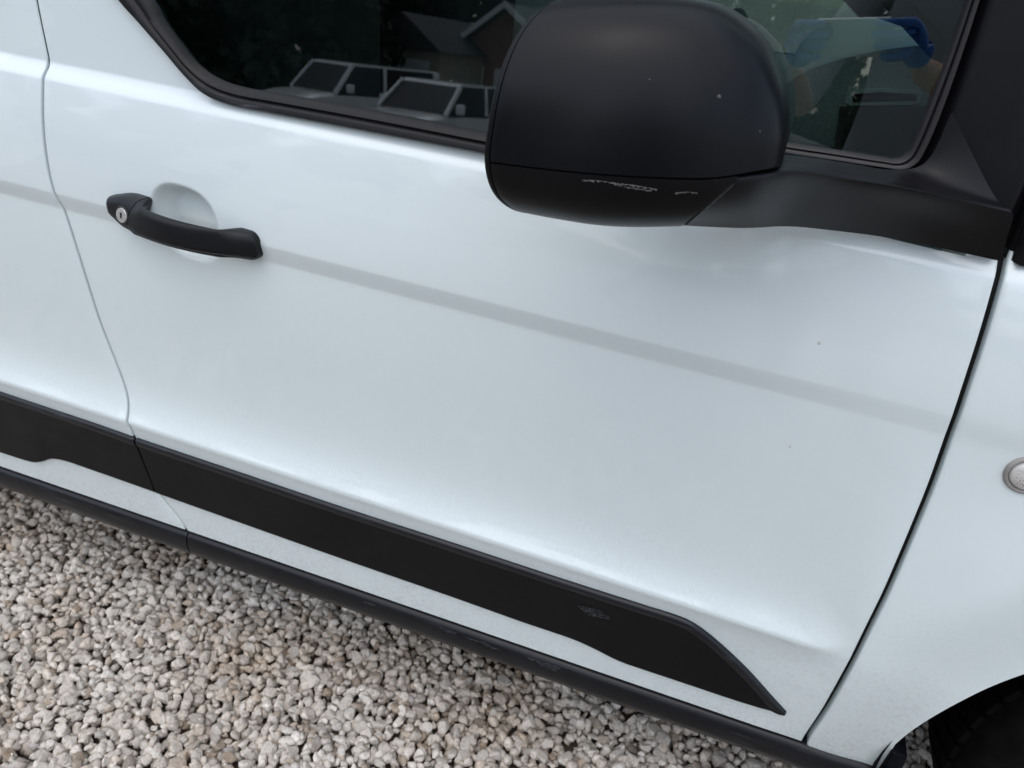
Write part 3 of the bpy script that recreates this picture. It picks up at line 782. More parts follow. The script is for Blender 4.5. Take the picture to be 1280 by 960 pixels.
# roof, from the upper rails
rf = []
for x in np.linspace(-3.6, -.42, 30):
    r_ = []
    for t in np.linspace(0, 1, 21):
        y = .052 + (YW - .104) * t; e_ = min(t, 1 - t) * (YW - .104)
        r_.append((x, y, 1.455 + .25 * (1 - math.exp(-e_ / .07)) + .03 * math.sin(math.pi * t)))
    rf.append(r_)
vp(mk('roof', [p for r_ in rf for p in r_], grid_faces(30, 21), M_paint, None))
rs = [(-2.15, float(S(-2.15, .5)), .33), (-3.6, .06, .33), (-3.6, .09, 1.47), (-2.15, .052, 1.46)]
rq = []
for x in np.linspace(-3.6, -2.153, 30):
    rq.append([(x, float(S(x, z)) + .04 * ss(-x, 3.2, 3.6), z) for z in np.linspace(.30, 1.46, 60)])
vp(mk('rear_quarter', [p for r_ in rq for p in r_], grid_faces(30, 60), M_paint, None))
vp(box('rear_doors', (-3.62, .09, .32), (-3.56, YW - .09, 1.66), M_paint, None, .02))
# windscreen, its pillars and the bonnet
ws = [[(.36 - .80 * t, y, 1.02 + .60 * t) for y in np.linspace(.10, YW - .10, 9)] for t in np.linspace(0, 1, 6)]
vp(mk('windscreen', [p for r_ in ws for p in r_], grid_faces(6, 9), M_glass, None))
for yy, s_ in ((.075, 1), (YW - .075, -1)):
    pr = [[(.36 - .80 * t + dx, yy + s_ * dy, 1.02 + .60 * t + dz) for dx, dy, dz in ((-.04, -.03, 0), (.03, -.02, .02), (.02, .04, .03), (-.04, .03, -.02))] for t in np.linspace(0, 1, 8)]
    vp(loft('windscreen_pillar', pr, M_dashd, None))
bn = []
for x in np.linspace(.38, 1.36, 30):
    zt_ = float(top_w(np.array(x))); r_ = []
    for t in np.linspace(0, 1, 25):
        ys_ = float(S(x, zt_)) + .004; y = ys_ + (YW - 2 * ys_) * t; e_ = min(t, 1 - t)
        r_.append((x, y, zt_ + .05 * (1 - math.exp(-e_ / .06))))
    bn.append(r_)
vp(mk('bonnet', [p for r_ in bn for p in r_], grid_faces(30, 25), M_paint, None))
vp(box('front_bumper', (1.30, .12, .25), (1.55, YW - .12, .80), M_sill, None, .08, 4))
# cabin: door card, dashboard end with its vent, steering wheel, seats
vp(box('door_card', (-.86, .055, .42), (.16, .085, 1.012), M_dashd, None, .01))
vp(box('door_card_sill', (-.86, .045, 1.000), (.13, .095, 1.020), simple('door_card_top', (.10, .12, .115), .6), None, .006))
dash = vp(empty('dashboard', (.2, .9, .9)), van)
prof = [on_y(*p, .17) for p in [(955, 140), (968, 122), (985, 104), (1010, 88), (1045, 76), (1085, 66), (1130, 59), (1170, 56), (1195, 57)]]
prof = [(p[0], p[2]) for p in crom(np.array(prof), 5)]
poly = prof + [(prof[-1][0] + .03, prof[-1][1] - .03), (.27, 1.02), (.29, .62), (.05, .62), (prof[0][0] + .02, prof[0][1] - .10)]
dr = [[(x, y, z) for x, z in poly] for y in (.170, .172, .40, .9, 1.4, YW - .17)]
vp(loft('dash_top', dr, M_dash, None, ang=25), dash)
def dash_patch(name, px, y0, y1, mat):
    a = [on_y(*p, y0) for p in px]; r0 = [(p[0], y0, p[2]) for p in a]; r1 = [(p[0], y1, p[2]) for p in a]
    return vp(loft(name, [r1, r0], mat, None, ang=30), dash)
dash_patch('vent_frame', [(1058, 117), (1066, 113), (1100, 111), (1140, 113), (1152, 117), (1150, 128), (1140, 131), (1064, 132), (1056, 128)], .163, .175, M_dlite)
dash_patch('vent_slot', [(1066, 118), (1100, 115), (1146, 118), (1145, 126), (1066, 128)], .1615, .17, M_dark)
dash_patch('dash_lower', [(1050, 134), (1150, 133), (1170, 133), (1165, 210), (1040, 215)], .162, .175, M_dashd)
dash_patch('vent_slat', [(1066, 121.5), (1146, 121.5), (1146, 123), (1066, 123.5)], .1608, .169, M_int)
sw = []
for a in np.linspace(0, 2 * math.pi, 48, endpoint=False):
    c = Vector((-.16 + .10 * math.sin(a) * .5, .47 + .185 * math.cos(a), 1.00 + .165 * math.sin(a))); rad_ = Vector((.05 * math.sin(a), .185 * math.cos(a), .165 * math.sin(a))).normalized(); nn = Vector((-.87, 0, .5))
    sw.append([c + rad_ * .015 * math.cos(b) + nn * .015 * math.sin(b) for b in np.linspace(0, 2 * math.pi, 10, endpoint=False)])
sw.append(sw[0]); steer = vp(loft('steering_wheel', sw, M_dashd, None, caps=(False, False)))
vp(box('hub', (-.17, .39, .95), (-.10, .55, 1.04), M_dashd, None, .02), steer)
for yy in (.50, 1.30):
    st = vp(box('seat', (-.86, yy - .25, .55), (-.36, yy + .25, .72), M_seat, None, .05, 4))
    bk = vp(box('backrest', (-.98, yy - .24, .62), (-.82, yy + .24, 1.18), M_seat, None, .05, 4), st)
    vp(box('headrest', (-.98, yy - .13, 1.20), (-.87, yy + .13, 1.38), M_seat, None, .04, 4), st)
vp(box('load_bulkhead', (-1.08, .08, .33), (-1.06, YW - .08, 1.66), M_int))

# ------------------------------------------------------------------ ground: gravel drive falling away to the yard opposite
def gh(x, y):
    return -1.12 * ss(-np.asarray(y, float), 5.0, 15.0) + 0 * np.asarray(x, float)
def ground_mat():
    m, n, l, b = new_mat('gravel_far'); b.inputs['Roughness'].default_value = .95
    tc = n.new('ShaderNodeTexCoord'); v = n.new('ShaderNodeTexVoronoi'); v.inputs['Scale'].default_value = 42; l.new(tc.outputs['Object'], v.inputs['Vector'])
    sc = n.new('ShaderNodeSeparateColor'); l.new(v.outputs['Color'], sc.inputs[0])
    c = ramp(n, l, sc.outputs[0], [(0., (.20, .17, .14)), (.4, (.33, .31, .29)), (1., (.46, .45, .43))])
    d_ = ramp(n, l, v.outputs['Distance'], [(.25, (1, 1, 1)), (.62, (.55, .52, .48))])
    mm = n.new('ShaderNodeVectorMath'); mm.operation = 'MULTIPLY'; l.new(c, mm.inputs[0]); l.new(d_, mm.inputs[1]); l.new(mm.outputs[0], b.inputs['Base Color'])
    bump(n, l, b, v.outputs['Distance'], -.6, .01); return m
def soil_mat():
    m, n, l, b = new_mat('damp_soil'); b.inputs['Roughness'].default_value = .95
    l.new(ramp(n, l, noise(n, l, 22, 5), [(.35, (.065, .052, .038)), (.6, (.11, .085, .06)), (.75, (.07, .08, .035))]), b.inputs['Base Color']); return m
gx = np.r_[np.linspace(-200, -6, 14), np.linspace(-4, 4, 9), np.linspace(6, 200, 14)]; gy = np.r_[np.linspace(-200, -12, 12), np.linspace(-11, 5, 33), np.linspace(8, 200, 10)]
gvv = [(x, y, float(gh(x, y)) - .03) for x in gx for y in gy]
ground = mk('gravel_drive', gvv, grid_faces(len(gx), len(gy)), ground_mat(), None); tag(ground, kind='structure')
sx0, sx1, sy0, sy1 = -2.6, 1.6, -1.1, .9
soil = mk('soil_bed', [(sx0, sy0, -.024), (sx1, sy0, -.024), (sx1, sy1, -.024), (sx0, sy1, -.024)], [(0, 1, 2, 3)], soil_mat()); tag(soil, kind='structure')
M_lawn = simple('lawn_green', (.055, .09, .03), .95, nz=.4, scale=3)
lv = [(x, y, float(gh(x, y)) - .02) for x in np.linspace(-190, 190, 20) for y in np.linspace(-190, -18.5, 10)]
lawn = mk('lawn', lv, grid_faces(20, 10), M_lawn); tag(lawn, kind='structure')

# stones
def stone_mat(name, per_object):
    m, n, l, b = new_mat(name); b.inputs['Roughness'].default_value = .75; b.inputs['Specular IOR Level'].default_value = .35
    if per_object:
        oi = n.new('ShaderNodeObjectInfo'); rnd = oi.outputs['Random']
    else:
        at = n.new('ShaderNodeAttribute'); at.attribute_name = 'stone_random'; rnd = at.outputs['Fac']
    base = ramp(n, l, rnd, [(0., (.27, .24, .21)), (.04, (.42, .34, .26)), (.09, (.50, .47, .43)), (.35, (.60, .563, .51)), (.65, (.68, .64, .58)), (.90, (.78, .74, .68)), (.96, (.58, .49, .40)), (1., (.40, .375, .36))])
    mott = ramp(n, l, noise(n, l, 150, 6, rough=.7), [(.32, (.58, .57, .55)), (.50, (1.0, .985, .965)), (.7, (1.22, 1.21, 1.2))])
    mm = n.new('ShaderNodeVectorMath'); mm.operation = 'MULTIPLY'; l.new(base, mm.inputs[0]); l.new(mott, mm.inputs[1])
    patch = ramp(n, l, noise(n, l, 3.2, 4), [(.44, (0, 0, 0)), (.66, (.6, .6, .6))])      # silt-stained areas
    mud = n.new('ShaderNodeVectorMath'); mud.operation = 'MULTIPLY'; l.new(mm.outputs[0], mud.inputs[0]); mud.inputs[1].default_value = (.66, .55, .43)
    l.new(mixc(n, l, patch, mm.outputs[0], mud.outputs[0]), b.inputs['Base Color'])
    bump(n, l, b, noise(n, l, 260, 5, rough=.65), .5, .0018); return m
M_stone = stone_mat('gravel_stones', False); M_stone_o = stone_mat('loose_stone', True)
def stone_variant(seed, sub):
    r = np.random.default_rng(seed); b = bmesh.new(); bmesh.ops.create_icosphere(b, subdivisions=sub, radius=1)
    V = np.array([v.co for v in b.verts]); b.verts.index_update(); F = np.array([[v.index for v in f_.verts] for f_ in b.faces]); b.free()
    for _ in range(13):
        nrm = r.normal(size=3); nrm /= np.linalg.norm(nrm); dd = r.uniform(.42, .80); s_ = V @ nrm; ex = np.clip(s_ - dd, 0, None); V = V - ex[:, None] * nrm * 1.0
    V = V * np.array([1, r.uniform(.70, .98), r.uniform(.52, .85)])
    V += r.normal(size=V.shape) * .006
    return V / np.abs(V).max(), F
VAR2 = [stone_variant(k, 3 if False else 2) for k in range(22)]; VAR1 = [stone_variant(50 + k, 1) for k in range(14)]
def rot_mats(n, r):
    ax = r.normal(size=(n, 3)) * np.array([.45, .45, 1.]); an = np.linalg.norm(ax, axis=1, keepdims=True); ax /= an
    th = r.uniform(0, 2 * math.pi, n); c, s_ = np.cos(th), np.sin(th); x, y, z = ax.T
    return np.stack([np.stack([c + x * x * (1 - c), x * y * (1 - c) - z * s_, x * z * (1 - c) + y * s_], 1),
                     np.stack([y * x * (1 - c) + z * s_, c + y * y * (1 - c), y * z * (1 - c) - x * s_], 1),
                     np.stack([z * x * (1 - c) - y * s_, z * y * (1 - c) + x * s_, c + z * z * (1 - c)], 1)], 1)
def scatter_pts(x0, x1, y0, y1, sp, jit, zlo, zhi, smin, smax, r):
    xs = np.arange(x0, x1, sp); ys = np.arange(y0, y1, sp * .866); P = []
    for j, y in enumerate(ys):
        q = np.stack([xs + (j % 2) * sp / 2, np.full_like(xs, y)], 1); P.append(q)
    P = np.vstack(P); P = P + r.uniform(-jit, jit, P.shape) * sp
    return np.c_[P, r.uniform(zlo, zhi, len(P))], smin + (smax - smin) * r.beta(1.7, 2.3, len(P))
r1 = np.random.default_rng(3)
NEAR = (-1.8, .98, -.50, .50)
layers = [scatter_pts(*NEAR, .0165, .55, -.018, -.009, .0090, .0140, r1), scatter_pts(*NEAR, .0168, .62, -.009, .001, .0068, .0178, r1)]
def visible_big(P):
    d_ = P - CAM; c = d_ @ CM; u = 640 + FPX * c[:, 0] / c[:, 2]; v_ = 480 + FPX * c[:, 1] / c[:, 2]; return u, v_, c[:, 2]
Pt, St = layers[1]
u_, v_, dep = visible_big(Pt)
ub = 615 + (u_) * .325                           # under edge of the sill in the picture
vis = (u_ > 5) & (u_ < 1270) & (v_ > ub + 6) & (v_ < 955) & (St > .0090)
size_px = np.where(vis, St / dep, 0); big = np.argsort(-size_px)[:300]
mask = np.ones(len(Pt), bool); mask[big] = False
PO, SO = Pt[big], St[big]; layers[1] = (Pt[mask], St[mask])
def build_stones(name, P, Sz, VAR, r):
    idx = r.integers(0, len(VAR), len(P)); Rm = rot_mats(len(P), r); allv, allf, rnd = [], [], []; off = 0
    for k, (V, F) in enumerate(VAR):
        sel = np.where(idx == k)[0]
        if not len(sel): continue
        W = np.einsum('nij,vj->nvi', Rm[sel], V) * Sz[sel][:, None, None] + P[sel][:, None, :]
        nv_ = len(V); allv.append(W.reshape(-1, 3)); allf.append((F[None] + (np.arange(len(sel)) * nv_)[:, None, None] + off).reshape(-1, 3)); off += nv_ * len(sel)
        rnd.append(np.repeat(r.random(len(sel)), nv_))
    V = np.vstack(allv).astype(np.float32); F = np.vstack(allf).astype(np.int32); A_ = np.concatenate(rnd).astype(np.float32)
    me = bpy.data.meshes.new(name); me.vertices.add(len(V)); me.vertices.foreach_set('co', V.ravel())
    me.loops.add(F.size); me.loops.foreach_set('vertex_index', F.ravel()); me.polygons.add(len(F)); me.polygons.foreach_set('loop_start', np.arange(0, F.size, 3, dtype=np.int32))
    me.update(); at = me.attributes.new('stone_random', 'FLOAT', 'POINT'); at.data.foreach_set('value', A_)
    me.materials.append(M_stone); me.validate()
    return me
# fine stones in view, coarser mesh for the bottom layer and for what lies beyond the picture
def inview(P, pad=70):
    u, v_, _ = visible_big(P); return (u > -pad) & (u < 1280 + pad) & (v_ > 615 + u * .325 - 60) & (v_ < 960 + pad)
P0, S0 = layers[0]; i0_ = inview(P0, 160); P0, S0 = P0[i0_], S0[i0_]; P1, S1 = layers[1]; iv = inview(P1, 25)
far_p, far_s = scatter_pts(-2.6, 1.6, -1.1, .9, .027, .5, -.018, .0, .012, .019, r1)
outm = ~((far_p[:, 0] > NEAR[0]) & (far_p[:, 0] < NEAR[1]) & (far_p[:, 1] > NEAR[2]) & (far_p[:, 1] < NEAR[3]))
me1 = build_stones('g1', P1[iv], S1[iv], VAR2, r1)
me2 = build_stones('g2', np.vstack([P0, P1[~iv], far_p[outm]]), np.concatenate([S0, S1[~iv], far_s[outm]]), VAR1, r1)
bmj = bmesh.new(); bmj.from_mesh(me1); bmj.from_mesh(me2); meg = bpy.data.meshes.new('gravel'); bmj.to_mesh(meg); bmj.free(); meg.materials.append(M_stone)
bpy.data.meshes.remove(me1); bpy.data.meshes.remove(me2)
gravel = bpy.data.objects.new('gravel', meg); col.objects.link(gravel)
tag(gravel, 'pale grey limestone gravel chips packed over the drive', 'gravel', kind='stuff')
print('gravel tris', len(meg.polygons), 'total', sum(len(m.polygons) for m in bpy.data.meshes))
# the largest single stones
var_me = []
for k, (V, F) in enumerate(VAR2[:14]):
    me = bpy.data.meshes.new('stone'); me.from_pydata(V.tolist(), [], F.tolist()); me.materials.append(M_stone_o); var_me.append(me)
RO = rot_mats(len(PO), r1)
for k in range(len(PO)):
    o = bpy.data.objects.new('stone', var_me[k % 14]); col.objects.link(o); o.parent = ground
    mt = Matrix([[*(RO[k][i] * SO[k]), PO[k][i]] for i in range(3)] + [[0, 0, 0, 1]]); o.matrix_local = mt

# ------------------------------------------------------------------ parked vehicles opposite, mirrored in the window
M_cw = simple('parked_car_white', (.82, .83, .84), .35, nz=.04, coat=1)
M_cg = glass_mat('parked_car_glass', (.10, .12, .12), gain=1.3)
M_cd = simple('parked_car_dark', (.015, .015, .015), .6, nz=.3)
M_lamp = simple('headlamp_clear', (.45, .47, .48), .15, nz=.2, coat=1)
def parked(name, loc, heading, L, W, hood_h, roof_h, cab0, ws_b, ws_t, rear_t, label, ladder=False):
    """front towards local +X; side profile lofted across the width"""
    t = empty(name, loc); t.rotation_euler = (0, 0, heading); tag(t, label, 'car', 'cars parked opposite the van')
    def P(o): o.parent = t; return o
    zb = .32
    low_ = [(-L / 2, zb + .1), (-L / 2 - .02, .75), (-L / 2 + .03, hood_h - .02), (ws_b, hood_h + .02), (L / 2 - .5, hood_h - .03), (L / 2 - .1, hood_h - .12), (L / 2, hood_h - .3), (L / 2 + .02, .5), (L / 2 - .06, zb)]
    rings = []
    for y in np.linspace(-1, 1, 15):
        k = 1 - .035 * abs(y) ** 4; e_ = .12 * max(0, abs(y) - .8) / .2
        rings.append([(x * k, y * W / 2, z - (e_ * .5 if z > .8 else 0)) for x, z in low_])
    P(loft('body', rings, M_cw, None, ang=30))
    for s_ in (-1, 1):
        for wx in (-L / 2 + .85, L / 2 - .85):
            wv = [[(wx + r_ * math.cos(a), s_ * y_, .34 + r_ * math.sin(a)) for a in np.linspace(0, 2 * math.pi, 24, endpoint=False)] for r_, y_ in ((.2, W / 2 + .005), (.33, W / 2 + .012), (.35, W / 2 - .02), (.35, W / 2 - .2))]
            wo = P(loft('wheel', wv, M_rubber, None)); hb = [[(wx + r_ * math.cos(a), s_ * y_, .34 + r_ * math.sin(a)) for a in np.linspace(0, 2 * math.pi, 20, endpoint=False)] for r_, y_ in ((.21, W / 2 + .008), (.20, W / 2 + .016), (.03, W / 2 + .014))]
            ho = loft('rim', hb, M_rim, None); ho.parent = wo
    wt = W / 2 - .16; wb = W / 2 - .04; hb_ = hood_h + .02
    # cabin: dark glazing block under a white roof with pillars
    gl_ = [[(ws_b, -wb, hb_), (ws_b, wb, hb_), (cab0, wb, hb_), (cab0, -wb, hb_)], [(ws_t, -wt, roof_h - .05), (ws_t, wt, roof_h - .05), (rear_t, wt, roof_h - .05), (rear_t, -wt, roof_h - .05)]]
    P(loft('glazing', gl_, M_cd, None)).data.materials[0] = simple('parked_glazing', (.008, .010, .011), .35, nz=.1)
    rr_ = [[(ws_t - .02 + dx, -wt, roof_h - .05 + dz), (ws_t - .02 + dx, wt, roof_h - .05 + dz), (rear_t - dx, wt, roof_h - .05 + dz), (rear_t - dx, -wt, roof_h - .05 + dz)] for dx, dz in ((.04, -.015), (.0, .03), (-.12, .055))]
    P(loft('roof', rr_, M_cw, None))
    def bar(a, b, w, nm, m=M_cw):
        a, b = Vector(a), Vector(b); d_ = (b - a).normalized(); s1_ = d_.cross(Vector((0, 1, 0))).normalized() * w; s2_ = d_.cross(s1_).normalized() * w * .6
        P(loft(nm, [[q_ + s1_ + s2_, q_ - s1_ + s2_, q_ - s1_ - s2_, q_ + s1_ - s2_] for q_ in (a, b)], m, None))
    for s_ in (-1, 1):
        bar((ws_b + .02, s_ * wb, hb_ - .02), (ws_t, s_ * wt, roof_h - .04), .05, 'pillar')
        xm = ws_t - 1.0; bar((xm, s_ * (wb + .005), hb_ - .02), (xm - .05, s_ * (wt + .005), roof_h - .04), .045, 'pillar')
        bar((cab0 + .15, s_ * (wb + .005), hb_ - .02), (rear_t + .12, s_ * (wt + .005), roof_h - .04), .10, 'pillar')
        P(box('wing_mirror', (ws_b - .42, s_ * (W / 2 + .1) - .1, hb_ + .02), (ws_b - .28, s_ * (W / 2 + .1) + .1, hb_ + .24), M_cw, None, .04))
        P(box('headlight', (L / 2 - .12, s_ * (W / 2 - .28) - .2, hood_h - .36), (L / 2 + .03, s_ * (W / 2 - .28) + .2, hood_h - .17), M_lamp, None, .03))
    P(box('grille', (L / 2 - .08, -.48, hood_h - .42), (L / 2 + .035, .48, hood_h - .2), M_cd, None, .02)); P(box('bumper_grille', (L / 2 - .08, -.7, .38), (L / 2 + .04, .7, .55), M_cd, None, .02))
    return t
parked('parked_car', (-7.9, -16.6, -1.12), R(100), 4.6, 1.92, 1.08, 1.74, -2.1, 1.05, .35, -1.75, 'white off-roader mirrored in the side window, nearest the brick house')
parked('parked_car', (-11.4, -18.8, -1.12), R(112), 4.9, 1.98, 1.12, 1.86, -2.35, 1.35, .75, -2.25, 'taller white estate car mirrored in the side window, left of the off-roader')

# ------------------------------------------------------------------ brick house and trees opposite
M_brick, n_, l_, b_ = new_mat('red_brick')
tc = n_.new('ShaderNodeTexCoord'); mp = n_.new('ShaderNodeMapping'); mp.inputs['Rotation'].default_value = (R(90), 0, 0); l_.new(tc.outputs['Object'], mp.inputs[0])
bk_ = n_.new('ShaderNodeTexBrick'); bk_.inputs['Scale'].default_value = 4.4; bk_.inputs['Color1'].default_value = (.22, .09, .06, 1); bk_.inputs['Color2'].default_value = (.30, .13, .09, 1); bk_.inputs['Mortar'].default_value = (.35, .32, .28, 1); bk_.inputs['Mortar Size'].default_value = .015
l_.new(mp.outputs[0], bk_.inputs['Vector']); l_.new(bk_.outputs[0], b_.inputs['Base Color']); b_.inputs['Roughness'].default_value = .9
M_white = simple('white_trim', (.75, .75, .74), .5, nz=.05); M_rooft = simple('slate_roof', (.05, .052, .056), .8, nz=.4, scale=8)
M_render = simple('cream_render', (.40, .37, .30), .9, nz=.1, scale=4)
house = empty('brick_house', (-11.0, -29.5, -1.12)); house.rotation_euler = (0, 0, R(18)); tag(house, 'red brick house with white bargeboards mirrored in the side window', 'house')
def hp(o, p=None): o.parent = p or house; return o
HW, HD, HE, HR = 3.0, 8.0, 2.5, 4.3
hp(mk('wall', [(-HW, 0, 0), (HW, 0, 0), (HW, 0, HE), (0, 0, HR), (-HW, 0, HE), (-HW, -HD, 0), (HW, -HD, 0), (HW, -HD, HE), (0, -HD, HR), (-HW, -HD, HE)],
   [(0, 1, 2, 3, 4), (5, 9, 8, 7, 6), (0, 4, 9, 5), (1, 6, 7, 2)], M_brick, None, False))
rf_ = hp(mk('roof', [(-HW - .4, .4, HE - .2), (0, .4, HR + .12), (HW + .4, .4, HE - .2), (-HW - .4, -HD - .4, HE - .2), (0, -HD - .4, HR + .12), (HW + .4, -HD - .4, HE - .2),
   (-HW - .4, .4, HE - .35), (0, .4, HR - .03), (HW + .4, .4, HE - .35), (-HW - .4, -HD - .4, HE - .35), (0, -HD - .4, HR - .03), (HW + .4, -HD - .4, HE - .35)],
   [(0, 1, 4, 3), (1, 2, 5, 4), (6, 9, 10, 7), (7, 10, 11, 8), (0, 6, 7, 1), (1, 7, 8, 2), (3, 4, 10, 9), (4, 5, 11, 10), (0, 3, 9, 6), (2, 8, 11, 5)], M_rooft, None, False))
hp(box('chimney', (-.4, -4.4, HR - .5), (.4, -3.6, HR + 1.1), M_brick), rf_)
for s_ in (-1, 1):
    a, b = Vector((s_ * (HW + .42), .42, HE - .38)), Vector((0, .42, HR - .06))
    hp(loft('bargeboard', [[q_, q_ + Vector((0, .04, 0)), q_ + Vector((0, .04, .24)), q_ + Vector((0, 0, .24))] for q_ in (a, b)], M_white))
for wx, wz in ((-2.3, .95), (1.0, .95)):
    w_ = hp(box('window', (wx, -.02, wz), (wx + 1.2, .05, wz + 1.2), M_white)); hp(box('pane', (wx + .08, .03, wz + .08), (wx + 1.12, .058, wz + 1.12), M_cg), w_); hp(box('sill', (wx - .1, 0, wz - .1), (wx + 1.3, .12, wz - .005), M_white), w_)
hp(box('front_door', (-.5, -.02, .0), (.5, .06, 2.1), M_white))
ext = empty('garage', (-14.6, -28.0, -1.12)); ext.rotation_euler = (0, 0, R(18)); tag(ext, 'low cream rendered garage left of the brick house', 'building')
def ep(o): o.parent = ext; return o
ep(box('wall', (-1.8, -5, 0), (1.8, 0, 2.5), M_render)); ep(box('garage_door', (-1.3, -.02, 0), (1.3, .05, 2.1), M_white)); ep(mk('roof', [(-2.1, .3, 2.45), (2.1, .3, 2.45), (2.1, -5.2, 2.45), (-2.1, -5.2, 2.45), (0, .3, 3.7), (0, -5.2, 3.7)], [(0, 1, 4), (2, 3, 5), (0, 4, 5, 3), (1, 2, 5, 4), (0, 3, 2, 1)], M_rooft, None, False))

M_leaf = simple('leaf_green', (.045, .075, .028), .7, nz=.5, scale=1.5); M_leafd = simple('conifer_green', (.018, .034, .018), .8, nz=.5, scale=1.2); M_bark = simple('bark', (.09, .07, .055), .95, nz=.4, scale=12)
def crown_mesh(seed, n, shape, leaf, mat):
    r = np.random.default_rng(seed); cl = []
    for _ in range(46 if shape == 'round' else 70):
        if shape == 'round':
            d_ = r.normal(size=3); d_ /= np.linalg.norm(d_); d_ *= r.uniform(.35, 1.); cl.append((d_[0] * .95, d_[1] * .95, 1.0 + d_[2] * .85, r.uniform(.16, .34)))
        else:
            h = r.random() ** 1.3; w = (1 - h) * .62 + .05; a = r.uniform(0, 6.28); q_ = r.uniform(.3, 1.); cl.append((w * q_ * math.cos(a), w * q_ * math.sin(a), .1 + h * 2.6, .10 + .16 * (1 - h)))
    cl = np.array(cl); k = r.integers(0, len(cl), n); d_ = r.normal(size=(n, 3)); d_ /= np.linalg.norm(d_, axis=1)[:, None]; C = cl[k, :3] + d_ * (cl[k, 3] * r.uniform(.3, 1., n) ** .5)[:, None]
    a_ = r.normal(size=(n, 3)); a_ /= np.linalg.norm(a_, axis=1)[:, None]; b2 = np.cross(a_, r.normal(size=(n, 3))); b2 /= np.linalg.norm(b2, axis=1)[:, None]
    s_ = leaf * r.uniform(.6, 1.3, n)[:, None]; V = np.stack([C - a_ * s_, C + b2 * s_ * .5, C + a_ * s_, C - b2 * s_ * .5], 1).reshape(-1, 3)
    me = bpy.data.meshes.new('crown'); me.from_pydata(V.tolist(), [], np.arange(4 * n).reshape(-1, 4).tolist()); me.materials.append(mat); return me
CR = [crown_mesh(1, 7000, 'round', .05, M_leaf), crown_mesh(2, 7000, 'round', .05, M_leaf), crown_mesh(3, 12000, 'cone', .07, M_leafd), crown_mesh(4, 12000, 'cone', .07, M_leafd)]
def limb(a, b, r0, r1):
    a, b = Vector(a), Vector(b); q_ = (b - a).to_track_quat('Z', 'Y').to_matrix()
    return [[a.lerp(b, t) + q_ @ Vector((math.cos(k) * (r0 + (r1 - r0) * t), math.sin(k) * (r0 + (r1 - r0) * t), 0)) for k in np.linspace(0, 2 * math.pi, 8, endpoint=False)] for t in (0, .5, 1)]
def trunk_mesh(kind):
    V, F = [], []
    L = [limb((0, 0, -.6), (0, 0, 1.0 if kind == 'round' else 2.4), .07, .03)]
    if kind == 'round':
        for a in (0, 1.3, 2.5, 3.8, 5.1): L.append(limb((0, 0, .2 + .1 * a / 5), (.5 * math.cos(a), .5 * math.sin(a), .9 + .1 * math.sin(3 * a)), .035, .012))
    for rg in L:
        o0 = len(V); V += [p for r_ in rg for p in r_]; F += grid_faces(3, 8, o0, True)
    me = bpy.data.meshes.new('trunk'); me.from_pydata([tuple(p) for p in V], [], F); me.materials.append(M_bark); return me
TK = {'round': trunk_mesh('round'), 'cone': trunk_mesh('cone')}
def tree(kind, var, x, y, h, label, grp):
    w = 2.2 if kind == 'round' else 2.9
    s_ = h / (2.35 if kind == 'round' else 3.2)
    t = empty('broadleaf_tree' if kind == 'round' else 'conifer_tree', (x, y, float(gh(x, y)) + (.6 * s_ - .05 if kind == 'round' else .1))); t.scale = (s_, s_, s_); t.rotation_euler = (0, 0, x * 1.7 + y); tag(t, label, 'tree', grp)
    for nm, me in (('crown', CR[var]), ('trunk', TK[kind])):
        o = bpy.data.objects.new(nm, me); col.objects.link(o); o.parent = t
TR = [('cone', 2, -24, -20, 13, 'tallest dark conifer of the row mirrored behind the parked cars'), ('cone', 3, -20, -21.5, 11.5, 'dark conifer second from the left behind the parked cars'),
      ('cone', 2, -17, -22.5, 12.5, 'dark conifer in the middle of the row behind the parked cars'), ('cone', 3, -28, -17, 11, 'dark conifer at the left end of the row'), ('cone', 3, -16.2, -26, 10.5, 'dark conifer nearest the brick house'),
      ('cone', 2, -31, -13, 12, 'dark conifer standing apart at the far left of the row'), ('cone', 3, -20.5, -40, 21, 'very tall conifer rising directly behind the garage roof'), ('cone', 2, -14.5, -42, 21, 'very tall conifer rising directly behind the brick house')]
for k, var, x, y, h, lb in TR: tree(k, var, x, y, h, lb, 'conifers behind the parked cars')
TR2 = [('round', 0, -1.0, -22, 6.6, 'broad-leaved tree right of the garage, mirrored beside the door mirror'), ('round', 1, 1.6, -30, 4.2, 'small round tree on the lawn behind the photographer'), ('round', 1, 6, -27, 6.0, 'broad-leaved tree to the right on the lawn'), ('round', 0, 12, -25, 8.0, 'largest broad-leaved tree at the right edge of the lawn'), ('round', 1, 19, -22, 7.0, 'broad-leaved tree farthest right along the lawn')]
for k, var, x, y, h, lb in TR2: tree(k, var, x, y, h, lb, 'trees along the lawn')
# clipped hedge along the lawn
hv = []
r2 = np.random.default_rng(9); n = 9000
C = np.c_[r2.uniform(-30, 30, n), -33 + r2.uniform(-.5, .5, n), -1.12 + r2.uniform(0, 1, n) ** .6 * (1.9 + .2 * np.sin(np.arange(n)))]
a_ = r2.normal(size=(n, 3)) * .16; b2 = r2.normal(size=(n, 3)) * .12
V = np.stack([C - a_, C + b2, C + a_, C - b2], 1).reshape(-1, 3)
hedge = mk('hedge', V, np.arange(4 * n).reshape(-1, 4), M_leafd, None, False); tag(hedge, 'dark clipped hedge closing off the lawn', 'hedge')

